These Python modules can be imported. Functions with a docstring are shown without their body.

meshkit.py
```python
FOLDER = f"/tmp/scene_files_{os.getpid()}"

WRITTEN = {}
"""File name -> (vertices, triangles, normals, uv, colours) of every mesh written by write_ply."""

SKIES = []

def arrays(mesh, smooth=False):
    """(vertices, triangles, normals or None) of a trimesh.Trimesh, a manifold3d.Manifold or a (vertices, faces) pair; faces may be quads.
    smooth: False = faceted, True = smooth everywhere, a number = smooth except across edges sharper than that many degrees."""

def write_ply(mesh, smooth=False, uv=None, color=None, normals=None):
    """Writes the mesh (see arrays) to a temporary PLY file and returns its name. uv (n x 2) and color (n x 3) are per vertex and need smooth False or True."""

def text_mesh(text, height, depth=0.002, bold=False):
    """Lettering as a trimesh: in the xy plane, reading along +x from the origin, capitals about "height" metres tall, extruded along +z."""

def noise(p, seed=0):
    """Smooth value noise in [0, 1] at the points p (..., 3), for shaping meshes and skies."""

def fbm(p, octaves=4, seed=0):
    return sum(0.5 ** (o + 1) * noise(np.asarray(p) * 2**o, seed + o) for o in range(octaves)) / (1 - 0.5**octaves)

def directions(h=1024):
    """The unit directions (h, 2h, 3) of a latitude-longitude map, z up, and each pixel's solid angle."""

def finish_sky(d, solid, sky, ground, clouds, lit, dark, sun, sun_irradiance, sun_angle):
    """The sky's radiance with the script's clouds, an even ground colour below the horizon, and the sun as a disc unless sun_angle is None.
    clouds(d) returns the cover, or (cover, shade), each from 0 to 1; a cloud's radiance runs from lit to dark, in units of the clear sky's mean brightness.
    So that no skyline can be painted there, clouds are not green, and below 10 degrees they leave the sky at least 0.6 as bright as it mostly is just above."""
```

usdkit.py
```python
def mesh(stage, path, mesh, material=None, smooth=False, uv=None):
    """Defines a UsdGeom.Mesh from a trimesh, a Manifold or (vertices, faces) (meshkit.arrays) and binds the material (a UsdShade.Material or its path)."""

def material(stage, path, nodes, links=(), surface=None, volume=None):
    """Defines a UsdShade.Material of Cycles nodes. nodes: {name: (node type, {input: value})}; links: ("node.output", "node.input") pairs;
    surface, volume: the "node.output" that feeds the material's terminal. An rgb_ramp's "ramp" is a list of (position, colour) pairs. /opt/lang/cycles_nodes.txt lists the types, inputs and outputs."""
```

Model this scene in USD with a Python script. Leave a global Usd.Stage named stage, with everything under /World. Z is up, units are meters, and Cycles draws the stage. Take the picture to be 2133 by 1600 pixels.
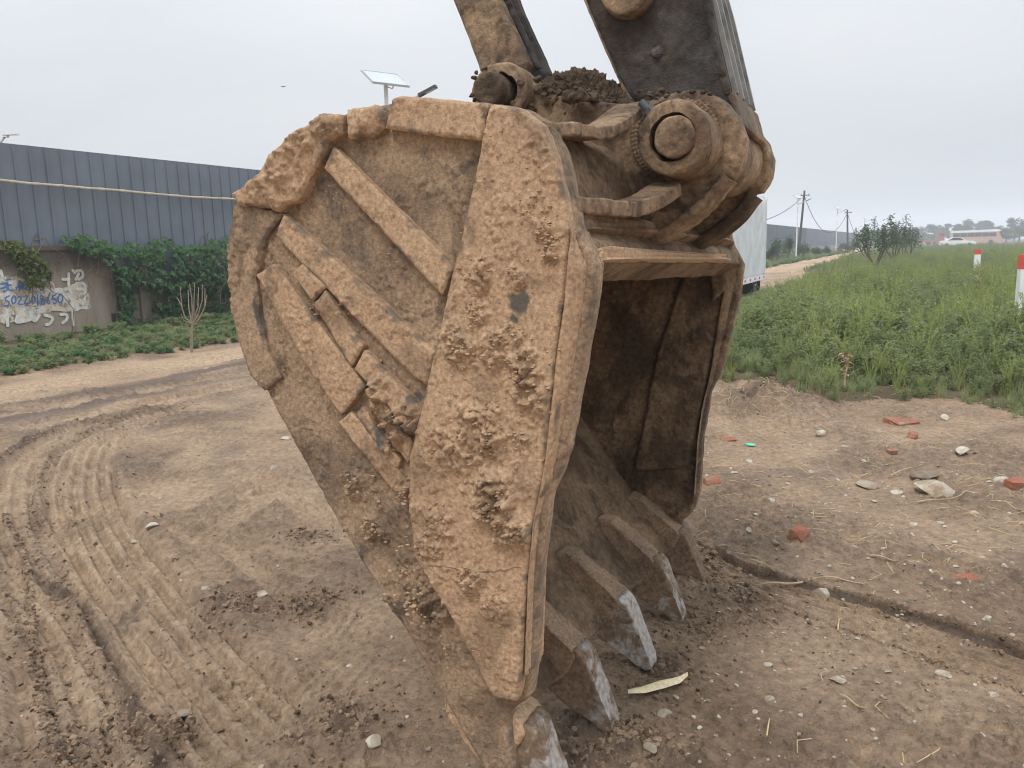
import math, random, numpy as np, trimesh, shapely, usdkit, meshkit
import shapely.geometry as sg
from scipy.spatial import Delaunay, cKDTree
from pxr import Usd, UsdGeom, UsdLux, UsdShade, Gf, Sdf, Vt
random.seed(7); rng = np.random.default_rng(7)
stage = Usd.Stage.CreateInMemory()
UsdGeom.SetStageUpAxis(stage, UsdGeom.Tokens.z); UsdGeom.SetStageMetersPerUnit(stage, 1)
UsdGeom.Xform.Define(stage, '/World'); UsdGeom.Scope.Define(stage, '/World/Looks')
MAT = usdkit.material

# ------------------------------------------------------------------ camera
FPX, CX, CY, H = 1650.0, 1066.5, 800.0, 1.45           # measured on the 2133 x 1600 photograph
ROLL = math.radians(1.5); yc = 499 + (1906 - CX) * math.tan(ROLL)
PITCH = math.atan2((yc - CY) * math.cos(ROLL), FPX)
cF = np.array([0, math.cos(PITCH), math.sin(PITCH)]); _U = np.array([0, -math.sin(PITCH), math.cos(PITCH)]); _R = np.array([1., 0, 0])
cR = _R * math.cos(ROLL) - _U * math.sin(ROLL); cU = _U * math.cos(ROLL) + _R * math.sin(ROLL)
EYE = np.array([0, 0, H])
cam = UsdGeom.Camera.Define(stage, '/World/camera')
cam.AddTransformOp().Set(Gf.Matrix4d(*[float(x) for r in ((*cR, 0), (*cU, 0), (*(-cF), 0), (*EYE, 1)) for x in r]))
cam.CreateHorizontalApertureAttr(36.0); cam.CreateVerticalApertureAttr(27.0); cam.CreateFocalLengthAttr(36.0 * FPX / 2133)
cam.CreateClippingRangeAttr(Gf.Vec2f(0.05, 2000)); cam.CreateExposureAttr(0.35)

# ------------------------------------------------------------------ overcast sky and weak, very soft sun
SUN_AZ, SUN_EL = math.radians(215), math.radians(58)
dome = UsdLux.DomeLight.Define(stage, '/World/sky')
dome.GetPrim().SetCustomDataByKey('kind', 'structure')
SKYV = 5.55
sky = MAT(stage, '/World/Looks/overcast_sky', {
    'co': ('texture_coordinate', {}),
    'st': ('sky_texture', {'sky_type': 'single_scattering', 'sun_disc': False, 'sun_elevation': SUN_EL, 'sun_rotation': SUN_AZ, 'aerosol_density': 3.0}),
    'mp': ('mapping', {'scale': (1.0, 1.0, 3.2)}),
    'n': ('noise_texture', {'scale': 1.6, 'detail': 4, 'roughness': .5, 'distortion': .3}),
    'rp': ('rgb_ramp', {'ramp': [(.3, (.86 * SKYV, .915 * SKYV, 1.0 * SKYV)), (.7, (1.05 * SKYV, 1.08 * SKYV, 1.12 * SKYV))]}),
    'sx': ('separate_xyz', {}),
    'z2': ('math', {'math_type': 'power', 'value2': 1.6}), 'zc': ('map_range', {'from_min': 0.0, 'from_max': 1.0, 'to_min': 0.0, 'to_max': 1.0, 'clamp': True}), 'el': ('math', {'math_type': 'multiply_add', 'value2': 2.25, 'value3': .9}),
    'ml': ('mix', {'mix_type': 'multiply', 'fac': 1.0}),
    'mx': ('mix', {'fac': .97}),
    'bg': ('background_shader', {'strength': .1})},
    [('co.generated', 'mp.vector'), ('mp.vector', 'n.vector'), ('n.fac', 'rp.fac'), ('co.generated', 'sx.vector'), ('sx.z', 'zc.value'), ('zc.result', 'z2.value1'), ('z2.value', 'el.value1'),
     ('rp.color', 'ml.color1'), ('el.value', 'ml.color2'), ('st.color', 'mx.color1'), ('ml.color', 'mx.color2'), ('mx.color', 'bg.color')], surface='bg.background')
UsdShade.MaterialBindingAPI.Apply(dome.GetPrim()).Bind(sky)
sun = UsdLux.DistantLight.Define(stage, '/World/sun')
sun.CreateIntensityAttr(.4); sun.CreateAngleAttr(14.0); sun.CreateColorAttr(Gf.Vec3f(1, .96, .9)); sun.CreateNormalizeAttr(True)
sd = np.array([math.sin(SUN_AZ) * math.cos(SUN_EL), math.cos(SUN_AZ) * math.cos(SUN_EL), math.sin(SUN_EL)])
_q = Gf.Rotation(Gf.Vec3d(0, 0, 1), Gf.Vec3d(*map(float, sd)))
sun.AddTransformOp().Set(Gf.Matrix4d().SetRotate(_q))

# ------------------------------------------------------------------ helpers
def ray(px, py):
    d = cF * FPX + cR * (px - CX) + cU * (CY - py); return d / np.linalg.norm(d)
def G(px, py, z=0.0):
    d = ray(px, py); return EYE + d * ((z - H) / d[2])
def at_depth(px, py, y):                                  # the point on a pixel's ray at world y
    d = ray(px, py); return EYE + d * (y / d[1])
def z_at(px, py, x, y):                                   # height of the pixel's ray over a ground point
    d = ray(px, py); return H + d[2] * math.hypot(x, y) / math.hypot(d[0], d[1])
USED = {}
def numbered(path):
    n = USED.get(path, -1) + 1; USED[path] = n
    return path if n == 0 else f'{path}_{n:03d}'
def P(o): return '/World' if o is None else (o if isinstance(o, str) else str(o.GetPath()))
def tag(o, label=None, cat=None, group=None, kind=None):
    pr = o if isinstance(o, Usd.Prim) else o.GetPrim()
    for k, v in (('label', label), ('category', cat), ('group', group), ('kind', kind)):
        if v: pr.SetCustomDataByKey(k, v)
    return pr
def obj(name, mesh, mat, parent=None, smooth=30, attrs=None):
    m = usdkit.mesh(stage, numbered(P(parent) + '/' + name), mesh, mat, smooth)
    for k, v in (attrs or {}).items():
        UsdGeom.PrimvarsAPI(m).CreatePrimvar(k, Sdf.ValueTypeNames.FloatArray, 'vertex').Set(Vt.FloatArray.FromNumpy(np.asarray(v, np.float32)))
    return m.GetPrim()
def thing(name, label, cat, loc=(0, 0, 0), rz=0.0, group=None):
    x = UsdGeom.Xform.Define(stage, numbered('/World/' + name))
    x.AddTranslateOp().Set(Gf.Vec3d(*map(float, loc)))
    if rz: x.AddRotateZOp().Set(math.degrees(rz))
    return tag(x, label, cat, group)
def dup(root, loc, rz, label, group=None):
    d = root.GetCustomData()
    name = root.GetName()
    r = thing(name, label, d['category'], loc, rz, group or d.get('group'))
    r.GetReferences().AddInternalReference(root.GetPath()); r.SetInstanceable(True)
    return r
def cat(*ms):
    ms = [m for a in ms for m in (a if isinstance(a, list) else [a])]
    return trimesh.util.concatenate([trimesh.Trimesh(m.vertices, m.faces, process=False) for m in ms])
def box(c, s, rz=0.0, R=None):
    m = trimesh.creation.box(s)
    if rz: m.apply_transform(trimesh.transformations.rotation_matrix(rz, (0, 0, 1)))
    if R is not None: m.vertices = m.vertices @ np.asarray(R).T
    m.apply_translation(c); return m
def cyl(a, b, r, n=16, r2=None):
    return tube([a, b], [r, r if r2 is None else r2], n)
def tube(pts, rad, n=8, cap=True):
    pts = np.asarray(pts, float); rad = np.broadcast_to(rad, len(pts))
    tn = np.gradient(pts, axis=0); tn /= np.linalg.norm(tn, axis=1, keepdims=True) + 1e-12
    a = np.cross(tn[0], [0.31, .2, .93]); a /= np.linalg.norm(a)
    V = []; 
    for p, t, r in zip(pts, tn, rad):
        a = a - t * (a @ t); a /= np.linalg.norm(a); b = np.cross(t, a)
        th = np.linspace(0, 2 * np.pi, n, endpoint=False)
        V.append(p + r * (np.cos(th)[:, None] * a + np.sin(th)[:, None] * b))
    V = np.vstack(V); F = []
    for i in range(len(pts) - 1):
        for j in range(n):
            k = (j + 1) % n
            F += [[i*n+j, i*n+k, (i+1)*n+k], [i*n+j, (i+1)*n+k, (i+1)*n+j]]
    if cap:
        V = np.vstack([V, pts[0], pts[-1]]); c0, c1 = len(V) - 2, len(V) - 1; e = (len(pts) - 1) * n
        for j in range(n):
            k = (j + 1) % n; F += [[c0, k, j], [c1, e + j, e + k]]
    return trimesh.Trimesh(V, F, process=False)
_pr = np.random.default_rng(3).permutation(256).astype(np.int32); _pr = np.concatenate([_pr, _pr])
_ga = np.random.default_rng(4).uniform(0, 2 * np.pi, 256); _gc, _gs = np.cos(_ga).astype(np.float32), np.sin(_ga).astype(np.float32)
def n2(x, y, seed=0):                                     # gradient noise, about -0.7 .. 0.7
    x = np.asarray(x, np.float32); y = np.asarray(y, np.float32)
    x0 = np.floor(x); y0 = np.floor(y); fx, fy = x - x0, y - y0
    xi = (x0.astype(np.int32) + seed * 37) & 255; yi = (y0.astype(np.int32) + seed * 71) & 255
    a, b = _pr[xi], _pr[xi + 1]
    def gr(h, dx, dy): return _gc[h] * dx + _gs[h] * dy
    u = fx * fx * fx * (fx * (fx * 6 - 15) + 10); v = fy * fy * fy * (fy * (fy * 6 - 15) + 10)
    p = gr(_pr[a + yi], fx, fy); q = gr(_pr[b + yi], fx - 1, fy); r = gr(_pr[a + yi + 1], fx, fy - 1); s = gr(_pr[b + yi + 1], fx - 1, fy - 1)
    p = p + u * (q - p); r = r + u * (s - r)
    return p + v * (r - p)
def fbm(x, y, o=4, seed=0, g=.5):
    s = 0; a = 1.0
    for i in range(o):
        s = s + a * n2(x * 2**i + 17.3 * i, y * 2**i - 9.1 * i, seed + i); a *= g
    return s
def ss(a, b, x):
    t = np.clip((np.asarray(x, float) - a) / (b - a), 0, 1); return t * t * (3 - 2 * t)
def quat(R):                                              # 3x3 (columns) -> (w,x,y,z)
    q = trimesh.transformations.quaternion_from_matrix(np.vstack([np.hstack([R, np.zeros((3, 1))]), [0, 0, 0, 1]])); return q
def rotz(a):
    c, s = math.cos(a), math.sin(a); return np.array([[c, -s, 0], [s, c, 0], [0, 0, 1.]])
def rotx(a):
    c, s = math.cos(a), math.sin(a); return np.array([[1., 0, 0], [0, c, -s], [0, s, c]])
def instancer(name, protos, pos, quats, scales, idx, parent=None):
    path = numbered(P(parent) + '/' + name)
    pi = UsdGeom.PointInstancer.Define(stage, path)
    rel = pi.CreatePrototypesRel()
    for nm, me, mt in protos:
        p = usdkit.mesh(stage, numbered(path + '/' + nm), me, mt, False); rel.AddTarget(p.GetPath())
    pi.CreateProtoIndicesAttr(Vt.IntArray.FromNumpy(np.asarray(idx, np.int32)))
    pi.CreatePositionsAttr(Vt.Vec3fArray.FromNumpy(np.asarray(pos, np.float32)))
    pi.CreateScalesAttr(Vt.Vec3fArray.FromNumpy(np.asarray(scales, np.float32)))
    pi.CreateOrientationsAttr(Vt.QuathArray([Gf.Quath(*[float(c) for c in q]) for q in quats]))
    return pi.GetPrim()
def yawq(n, tilt=0.0):
    out = []
    for _ in range(n):
        a = rng.uniform(0, 2 * np.pi); R = rotz(a) @ rotx(rng.normal(0, tilt) if tilt else 0); out.append(quat(R))
    return out
def rock(seed, flat=.6, sub=2, ang=.5):
    m = trimesh.creation.icosphere(subdivisions=sub); v = m.vertices.copy(); r = np.random.default_rng(seed)
    for _ in range(9):                                    # cut with random planes: broken faces
        d = r.normal(size=3); d /= np.linalg.norm(d); o = r.uniform(.3, .9) if r.random() < ang else r.uniform(.8, 1)
        k = v @ d; v -= np.outer(np.maximum(k - o, 0), d)
    v *= (1 + .18 * (meshkit.fbm(v * 1.7 + seed * 3.1, 3, seed) - .5))[:, None]
    v *= np.array([1, r.uniform(.6, .9), flat]); return trimesh.Trimesh(v, m.faces, process=False)

# ------------------------------------------------------------------ materials
def earth(name, stops, scale=2.0, bump=.5, bscale=70, dist=.01, rough=.9, fine=(.72, 1.2), steel=(.10, .086, .072), dark=(.07, .045, .027), tan=(.42, .3, .19), spec=.25, fscale=24, accent=(.3, .2, .12), ath=(.9, 1.0), ascale=9, afac=.0, streak=None):
    return MAT(stage, '/World/Looks/' + name, {
        'g': ('geometry', {}),
        'n': ('noise_texture', {'scale': scale, 'detail': 7, 'roughness': .62, 'distortion': .4}),
        'r': ('rgb_ramp', {'ramp': stops}),
        'f': ('noise_texture', {'scale': fscale, 'detail': 8, 'roughness': .7}),
        'fr': ('map_range', {'from_min': .3, 'from_max': .7, 'to_min': fine[0], 'to_max': fine[1]}),
        'an': ('noise_texture', {'scale': ascale, 'detail': 8, 'roughness': .68, 'distortion': .6}), 'ar': ('map_range', {'from_min': ath[0], 'from_max': ath[1], 'to_min': 0.0, 'to_max': afac, 'clamp': True}), 'am': ('mix', {'color2': accent}),
        'm': ('mix', {'mix_type': 'multiply', 'fac': 1.0}),
        'ab': ('attribute', {'attribute': 'bare'}), 'ad': ('attribute', {'attribute': 'dark'}), 'at': ('attribute', {'attribute': 'tan'}),
        'mt': ('mix', {'color2': tan}), 'md': ('mix', {'color2': dark}), 'mb': ('mix', {'color2': steel}),
        'b': ('noise_texture', {'scale': bscale, 'detail': 9, 'roughness': .68}),
        'b2': ('noise_texture', {'scale': bscale * 3.1, 'detail': 5, 'roughness': .7}), 'bs': ('math', {'math_type': 'multiply_add', 'value2': .45}), 'bu': ('bump', {'strength': bump, 'distance': dist}),
        'ro': ('map_range', {'from_min': 0., 'from_max': 1., 'to_min': rough, 'to_max': max(.32, rough - .4)}),
        'p': ('principled_bsdf', {'specular_ior_level': spec})},
        [('g.position', 'n.vector'), ('g.position', 'f.vector'), ('g.position', 'b.vector'), ('n.fac', 'r.fac'), ('f.fac', 'fr.value'),
         ('g.position', 'an.vector'), ('an.fac', 'ar.value'), ('ar.result', 'am.fac'), ('r.color', 'am.color1'), ('am.color', 'mt.color1'), ('at.fac', 'mt.fac'), ('mt.color', 'md.color1'), ('ad.fac', 'md.fac'),
         ('md.color', 'm.color1'), ('fr.result', 'm.color2'), ('m.color', 'mb.color1'), ('ab.fac', 'mb.fac'), ('mb.color', 'p.base_color'),
         ('g.position', 'b2.vector'), ('b2.fac', 'bs.value1'), ('b.fac', 'bs.value3'), ('bs.value', 'bu.height'), ('bu.normal', 'p.normal'), ('ad.fac', 'ro.value'), ('ro.result', 'p.roughness')], surface='p.BSDF')
def plain(name, col, rough=.6, var=.15, scale=6.0, metal=0.0, bump=0.0, spec=.4):
    lo, hi = tuple(c * (1 - var) for c in col), tuple(c * (1 + var) for c in col)
    return MAT(stage, '/World/Looks/' + name, {
        'g': ('geometry', {}), 'n': ('noise_texture', {'scale': scale, 'detail': 6, 'roughness': .6}), 'r': ('rgb_ramp', {'ramp': [(.3, lo), (.7, hi)]}),
        'b': ('bump', {'strength': bump, 'distance': .01}),
        'p': ('principled_bsdf', {'roughness': rough, 'metallic': metal, 'specular_ior_level': spec})},
        [('g.position', 'n.vector'), ('n.fac', 'r.fac'), ('r.color', 'p.base_color'), ('n.fac', 'b.height')] + ([('b.normal', 'p.normal')] if bump else []), surface='p.BSDF')
def leafmat(name, lo, hi, trans=.3):
    return MAT(stage, '/World/Looks/' + name, {
        'o': ('object_info', {}), 'g': ('geometry', {}), 'n': ('noise_texture', {'scale': .8, 'detail': 3}),
        'a': ('math', {'math_type': 'add'}), 'a2': ('math', {'math_type': 'multiply_add', 'value2': .5, 'value3': -.12}),
        'r': ('rgb_ramp', {'ramp': [(.1, lo), (.9, hi)]}),
        'rp': ('math', {'math_type': 'multiply', 'value2': .5}),
        'p': ('principled_bsdf', {'roughness': .55, 'specular_ior_level': .3}), 't': ('translucent_bsdf', {}), 'm': ('mix_closure', {'fac': trans})},
        [('g.position', 'n.vector'), ('n.fac', 'a.value1'), ('g.random_per_island', 'rp.value1'), ('rp.value', 'a.value2'), ('a.value', 'a2.value1'), ('a2.value', 'r.fac'),
         ('r.color', 'p.base_color'), ('r.color', 't.color'), ('p.BSDF', 'm.closure1'), ('t.BSDF', 'm.closure2')], surface='m.closure')
MUD = earth('dried_clay_mud', [(.22, (.285, .188, .117)), (.42, (.365, .244, .152)), (.6, (.40, .272, .17)), (.8, (.455, .315, .204))], 3.5, .62, 150, .007, fine=(.5, 1.42), fscale=95, accent=(.26, .13, .075), ath=(.57, .72), ascale=6, afac=.65)
MUDB = earth('worn_clay_on_steel', [(.26, (.115, .078, .056)), (.4, (.225, .156, .104)), (.55, (.31, .217, .14)), (.75, (.37, .26, .168))], 5.0, .8, 170, .006, rough=.85, fine=(.5, 1.4), fscale=100, accent=(.085, .07, .062), ath=(.54, .66), ascale=8, afac=.8)
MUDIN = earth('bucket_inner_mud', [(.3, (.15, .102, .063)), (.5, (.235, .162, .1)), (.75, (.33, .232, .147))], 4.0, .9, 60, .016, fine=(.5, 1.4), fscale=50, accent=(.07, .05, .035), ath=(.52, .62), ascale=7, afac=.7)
MUDDK = earth('moist_dark_mud', [(.3, (.06, .042, .027)), (.5, (.11, .077, .05)), (.75, (.2, .14, .09))], 9.0, .9, 70, .018, fine=(.5, 1.4))
RUST = earth('rusty_muddy_steel', [(.28, (.085, .052, .034)), (.45, (.18, .118, .073)), (.58, (.27, .186, .115)), (.75, (.37, .262, .166))], 5.0, .8, 110, .008, rough=.75, fine=(.45, 1.45), fscale=60, accent=(.05, .036, .028), ath=(.52, .62), ascale=8, afac=.75)
ARMP = earth('greasy_dark_paint', [(.3, (.02, .018, .018)), (.47, (.038, .034, .031)), (.58, (.062, .057, .054)), (.75, (.12, .115, .11))], 5.0, .8, 60, .01, rough=.7, fine=(.45, 1.5), tan=(.042, .03, .022), accent=(.15, .105, .068), ath=(.58, .68), ascale=7, afac=.6)
GROUND = earth('muddy_ground', [(.25, (.222, .147, .091)), (.42, (.33, .227, .144)), (.58, (.418, .295, .193)), (.78, (.488, .355, .238))], 1.3, 1.0, 40, .034, rough=.88, dark=(.085, .058, .042), tan=(.46, .33, .215), fine=(.55, 1.35), spec=.35, fscale=26)
SOIL = earth('field_soil', [(.3, (.07, .055, .03)), (.55, (.12, .095, .05)), (.8, (.17, .15, .07))], 1.2, .7, 30, .03)
TOOTH = MAT(stage, '/World/Looks/worn_tooth_steel', {
    'g': ('geometry', {}), 'n': ('noise_texture', {'scale': 15, 'detail': 8, 'roughness': .65, 'distortion': .5}), 'k': ('rgb_ramp', {'ramp': [(.46, (0, 0, 0)), (.6, (1, 1, 1))]}),
    'n2': ('noise_texture', {'scale': 60, 'detail': 4}), 'r2': ('rgb_ramp', {'ramp': [(.3, (.10, .068, .045)), (.7, (.215, .15, .1))]}),
    'r1': ('rgb_ramp', {'ramp': [(.3, (.22, .20, .18)), (.7, (.45, .435, .41))]}),
    'aw': ('attribute', {'attribute': 'mudcover'}), 'ks': ('math', {'math_type': 'add'}), 'bu': ('bump', {'strength': .5, 'distance': .006}),
    'pm': ('principled_bsdf', {'metallic': .35, 'roughness': .48}), 'pd': ('principled_bsdf', {'roughness': .9, 'specular_ior_level': .2}), 'mx': ('mix_closure', {})},
    [('g.position', 'n.vector'), ('g.position', 'n2.vector'), ('n.fac', 'ks.value1'), ('aw.fac', 'ks.value2'), ('ks.value', 'k.fac'), ('n2.fac', 'r2.fac'), ('n2.fac', 'r1.fac'), ('r1.color', 'pm.base_color'), ('r2.color', 'pd.base_color'),
     ('k.color', 'bu.height'), ('bu.normal', 'pd.normal'), ('k.color', 'mx.fac'), ('pm.BSDF', 'mx.closure1'), ('pd.BSDF', 'mx.closure2')], surface='mx.closure')
WORN = plain('worn_grey_steel', (.17, .165, .155), .55, .5, 14, .2)
BLACK = plain('black_rubber', (.02, .02, .02), .8)
STONE = MAT(stage, '/World/Looks/pale_stone', {
    'o': ('object_info', {}), 'g': ('geometry', {}), 'n': ('noise_texture', {'scale': 26, 'detail': 6}),
    'r': ('rgb_ramp', {'ramp': [(.0, (.17, .13, .095)), (.4, (.26, .21, .155)), (.7, (.33, .28, .215)), (1., (.44, .40, .34))]}),
    'mr': ('map_range', {'from_min': .3, 'from_max': .7, 'to_min': .7, 'to_max': 1.15}), 'm': ('mix', {'mix_type': 'multiply', 'fac': 1.}),
    'p': ('principled_bsdf', {'roughness': .8, 'specular_ior_level': .3})},
    [('g.position', 'n.vector'), ('o.random', 'r.fac'), ('n.fac', 'mr.value'), ('r.color', 'm.color1'), ('mr.result', 'm.color2'), ('m.color', 'p.base_color')], surface='p.BSDF')
BRICK = earth('dusty_red_brick', [(.36, (.27, .19, .125)), (.46, (.25, .115, .075)), (.6, (.29, .10, .06))], 14, .6, 60, .01)
STRAW = plain('dry_straw', (.46, .36, .2), .8, .25, 20)
TWIG = plain('pale_twig', (.36, .27, .17), .8, .3, 20)
LEAF_W = leafmat('weed_leaf', (.20, .24, .105), (.47, .50, .25), .5)
LEAF_Y = leafmat('yellow_green_stem', (.26, .30, .09), (.44, .44, .17), .25)
LEAF_G = leafmat('grass_blade', (.23, .27, .12), (.48, .50, .27), .48)
LEAF_D = leafmat('dry_grass_blade', (.26, .21, .10), (.42, .35, .19), .25)
LEAF_V = leafmat('creeper_leaf', (.06, .13, .05), (.22, .35, .13), .35)
LEAF_VG = leafmat('verge_leaf', (.09, .17, .06), (.27, .40, .15), .35)
LEAF_VY = leafmat('yellowish_creeper_leaf', (.09, .125, .025), (.26, .28, .07), .25)
LEAF_T = leafmat('young_tree_leaf', (.06, .10, .045), (.15, .21, .09), .25)
LEAF_F = leafmat('far_tree_leaf', (.05, .085, .035), (.12, .17, .07), .2)
LEAF_F2 = leafmat('far_bright_leaf', (.10, .16, .04), (.22, .29, .085), .2)
BARK = plain('brown_bark', (.16, .11, .075), .9, .3, 18, bump=.4)
PALEBARK = plain('pale_bark', (.2, .155, .115), .9, .25, 18)
FENCE = plain('blue_grey_sheet', (.108, .126, .152), .45, .16, .9, .0)
WHITEP = plain('white_paint', (.66, .67, .665), .5, .13, 2.2)
GREYM = plain('grey_metal', (.4, .42, .44), .5, .08, 3)
SOLAR = plain('solar_underside', (.42, .46, .53), .4, .06, 3)
DARKM = plain('dark_metal', (.04, .045, .05), .5, .1, 6)
REDP = plain('red_paint', (.55, .06, .035), .5, .1, 6)
POLEW = plain('dark_wood', (.05, .045, .042), .9, .2, 6)
BAMBOO = plain('bamboo', (.42, .36, .27), .6, .2, 12)
BLUEP = plain('blue_spray_paint', (.06, .16, .38), .7, .3, 14)
WHITEG = MAT(stage, '/World/Looks/weathered_white_paint', {
    'g': ('geometry', {}), 'n': ('noise_texture', {'scale': 7, 'detail': 8, 'roughness': .7}), 'k': ('rgb_ramp', {'ramp': [(.40, (0, 0, 0)), (.58, (1, 1, 1))]}),
    'n2': ('noise_texture', {'scale': 2.2, 'detail': 5}), 'r2': ('rgb_ramp', {'ramp': [(.38, (.56, .44, .3)), (.56, (.64, .6, .54))]}),
    'p': ('principled_bsdf', {'roughness': .85}), 't': ('transparent_bsdf', {'color': (1, 1, 1)}), 'm': ('mix_closure', {})},
    [('g.position', 'n.vector'), ('g.position', 'n2.vector'), ('n.fac', 'k.fac'), ('n2.fac', 'r2.fac'), ('r2.color', 'p.base_color'), ('k.color', 'm.fac'), ('t.BSDF', 'm.closure1'), ('p.BSDF', 'm.closure2')], surface='m.closure')
WALLM = MAT(stage, '/World/Looks/stained_render', {
    'g': ('geometry', {}), 's': ('separate_xyz', {}), 'mp': ('mapping', {'scale': (1.6, 1.6, .45)}),
    'n': ('noise_texture', {'scale': 1.6, 'detail': 8, 'roughness': .65}), 'r': ('rgb_ramp', {'ramp': [(.3, (.19, .155, .12)), (.5, (.27, .225, .175)), (.7, (.35, .30, .24))]}),
    'zz': ('map_range', {'from_min': .75, 'from_max': 1.5, 'to_min': -.35, 'to_max': .35}), 'ad': ('math', {'math_type': 'add'}),
    'k': ('rgb_ramp', {'ramp': [(.55, (0, 0, 0)), (.8, (.8, .8, .8))]}), 'md': ('mix', {'color2': (.06, .052, .045)}),
    'b': ('noise_texture', {'scale': 22, 'detail': 8}), 'bu': ('bump', {'strength': .4, 'distance': .02}), 'p': ('principled_bsdf', {'roughness': .9, 'specular_ior_level': .2})},
    [('g.position', 'mp.vector'), ('mp.vector', 'n.vector'), ('g.position', 's.vector'), ('s.z', 'zz.value'), ('zz.result', 'ad.value1'), ('n.fac', 'ad.value2'), ('ad.value', 'k.fac'),
     ('n.fac', 'r.fac'), ('r.color', 'md.color1'), ('k.color', 'md.fac'), ('md.color', 'p.base_color'), ('g.position', 'b.vector'), ('b.fac', 'bu.height'), ('bu.normal', 'p.normal')], surface='p.BSDF')
PANE = MAT(stage, '/World/Looks/vehicle_glass', {'p': ('principled_bsdf', {'base_color': (.03, .035, .04), 'roughness': .12})}, [], surface='p.BSDF')

# ------------------------------------------------------------------ layout lines on the ground
A0 = G(0, 722); VD = ray(1906, 499); VD = np.array([VD[0], VD[1], 0]); VD /= np.linalg.norm(VD); VN = np.array([VD[1], -VD[0], 0])   # along the wall, out from the wall
def off(x, y): return (x - A0[0]) * VN[0] + (y - A0[1]) * VN[1]
def along(x, y): return (x - A0[0]) * VD[0] + (y - A0[1]) * VD[1]
def wallp(s, o=0.0, z=0.0): return A0 + VD * s + VN * o + np.array([0, 0, z])
O_VERGE = off(*G(0, 785)[:2]); O_T0 = off(*G(0, 802)[:2]); O_T1 = off(*G(0, 838)[:2]); O_LOT = off(*G(0, 925)[:2])
FB = np.array([G(*q)[:2] for q in [(1300, 800), (1490, 806), (1560, 812), (1640, 812), (1700, 870), (1850, 845), (2000, 850), (2133, 882), (2350, 930)]])   # near edge of the weeds
def field_edge(x, y):                                     # > 0 inside the field, in metres beyond its near edge
    d = np.hypot(x, y); az = np.arctan2(x, y); fa = np.arctan2(FB[:, 0], FB[:, 1]); fd = np.hypot(FB[:, 0], FB[:, 1])
    e = np.interp(az, fa, fd)
    wob = .35 * n2(x * 1.1, y * 1.1, 5) + .15 * n2(x * 3, y * 3, 6)
    return np.minimum(d - e + wob, off(x, y) - 10.4 + 1.6 * ss(26, 40, along(x, y)))

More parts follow.
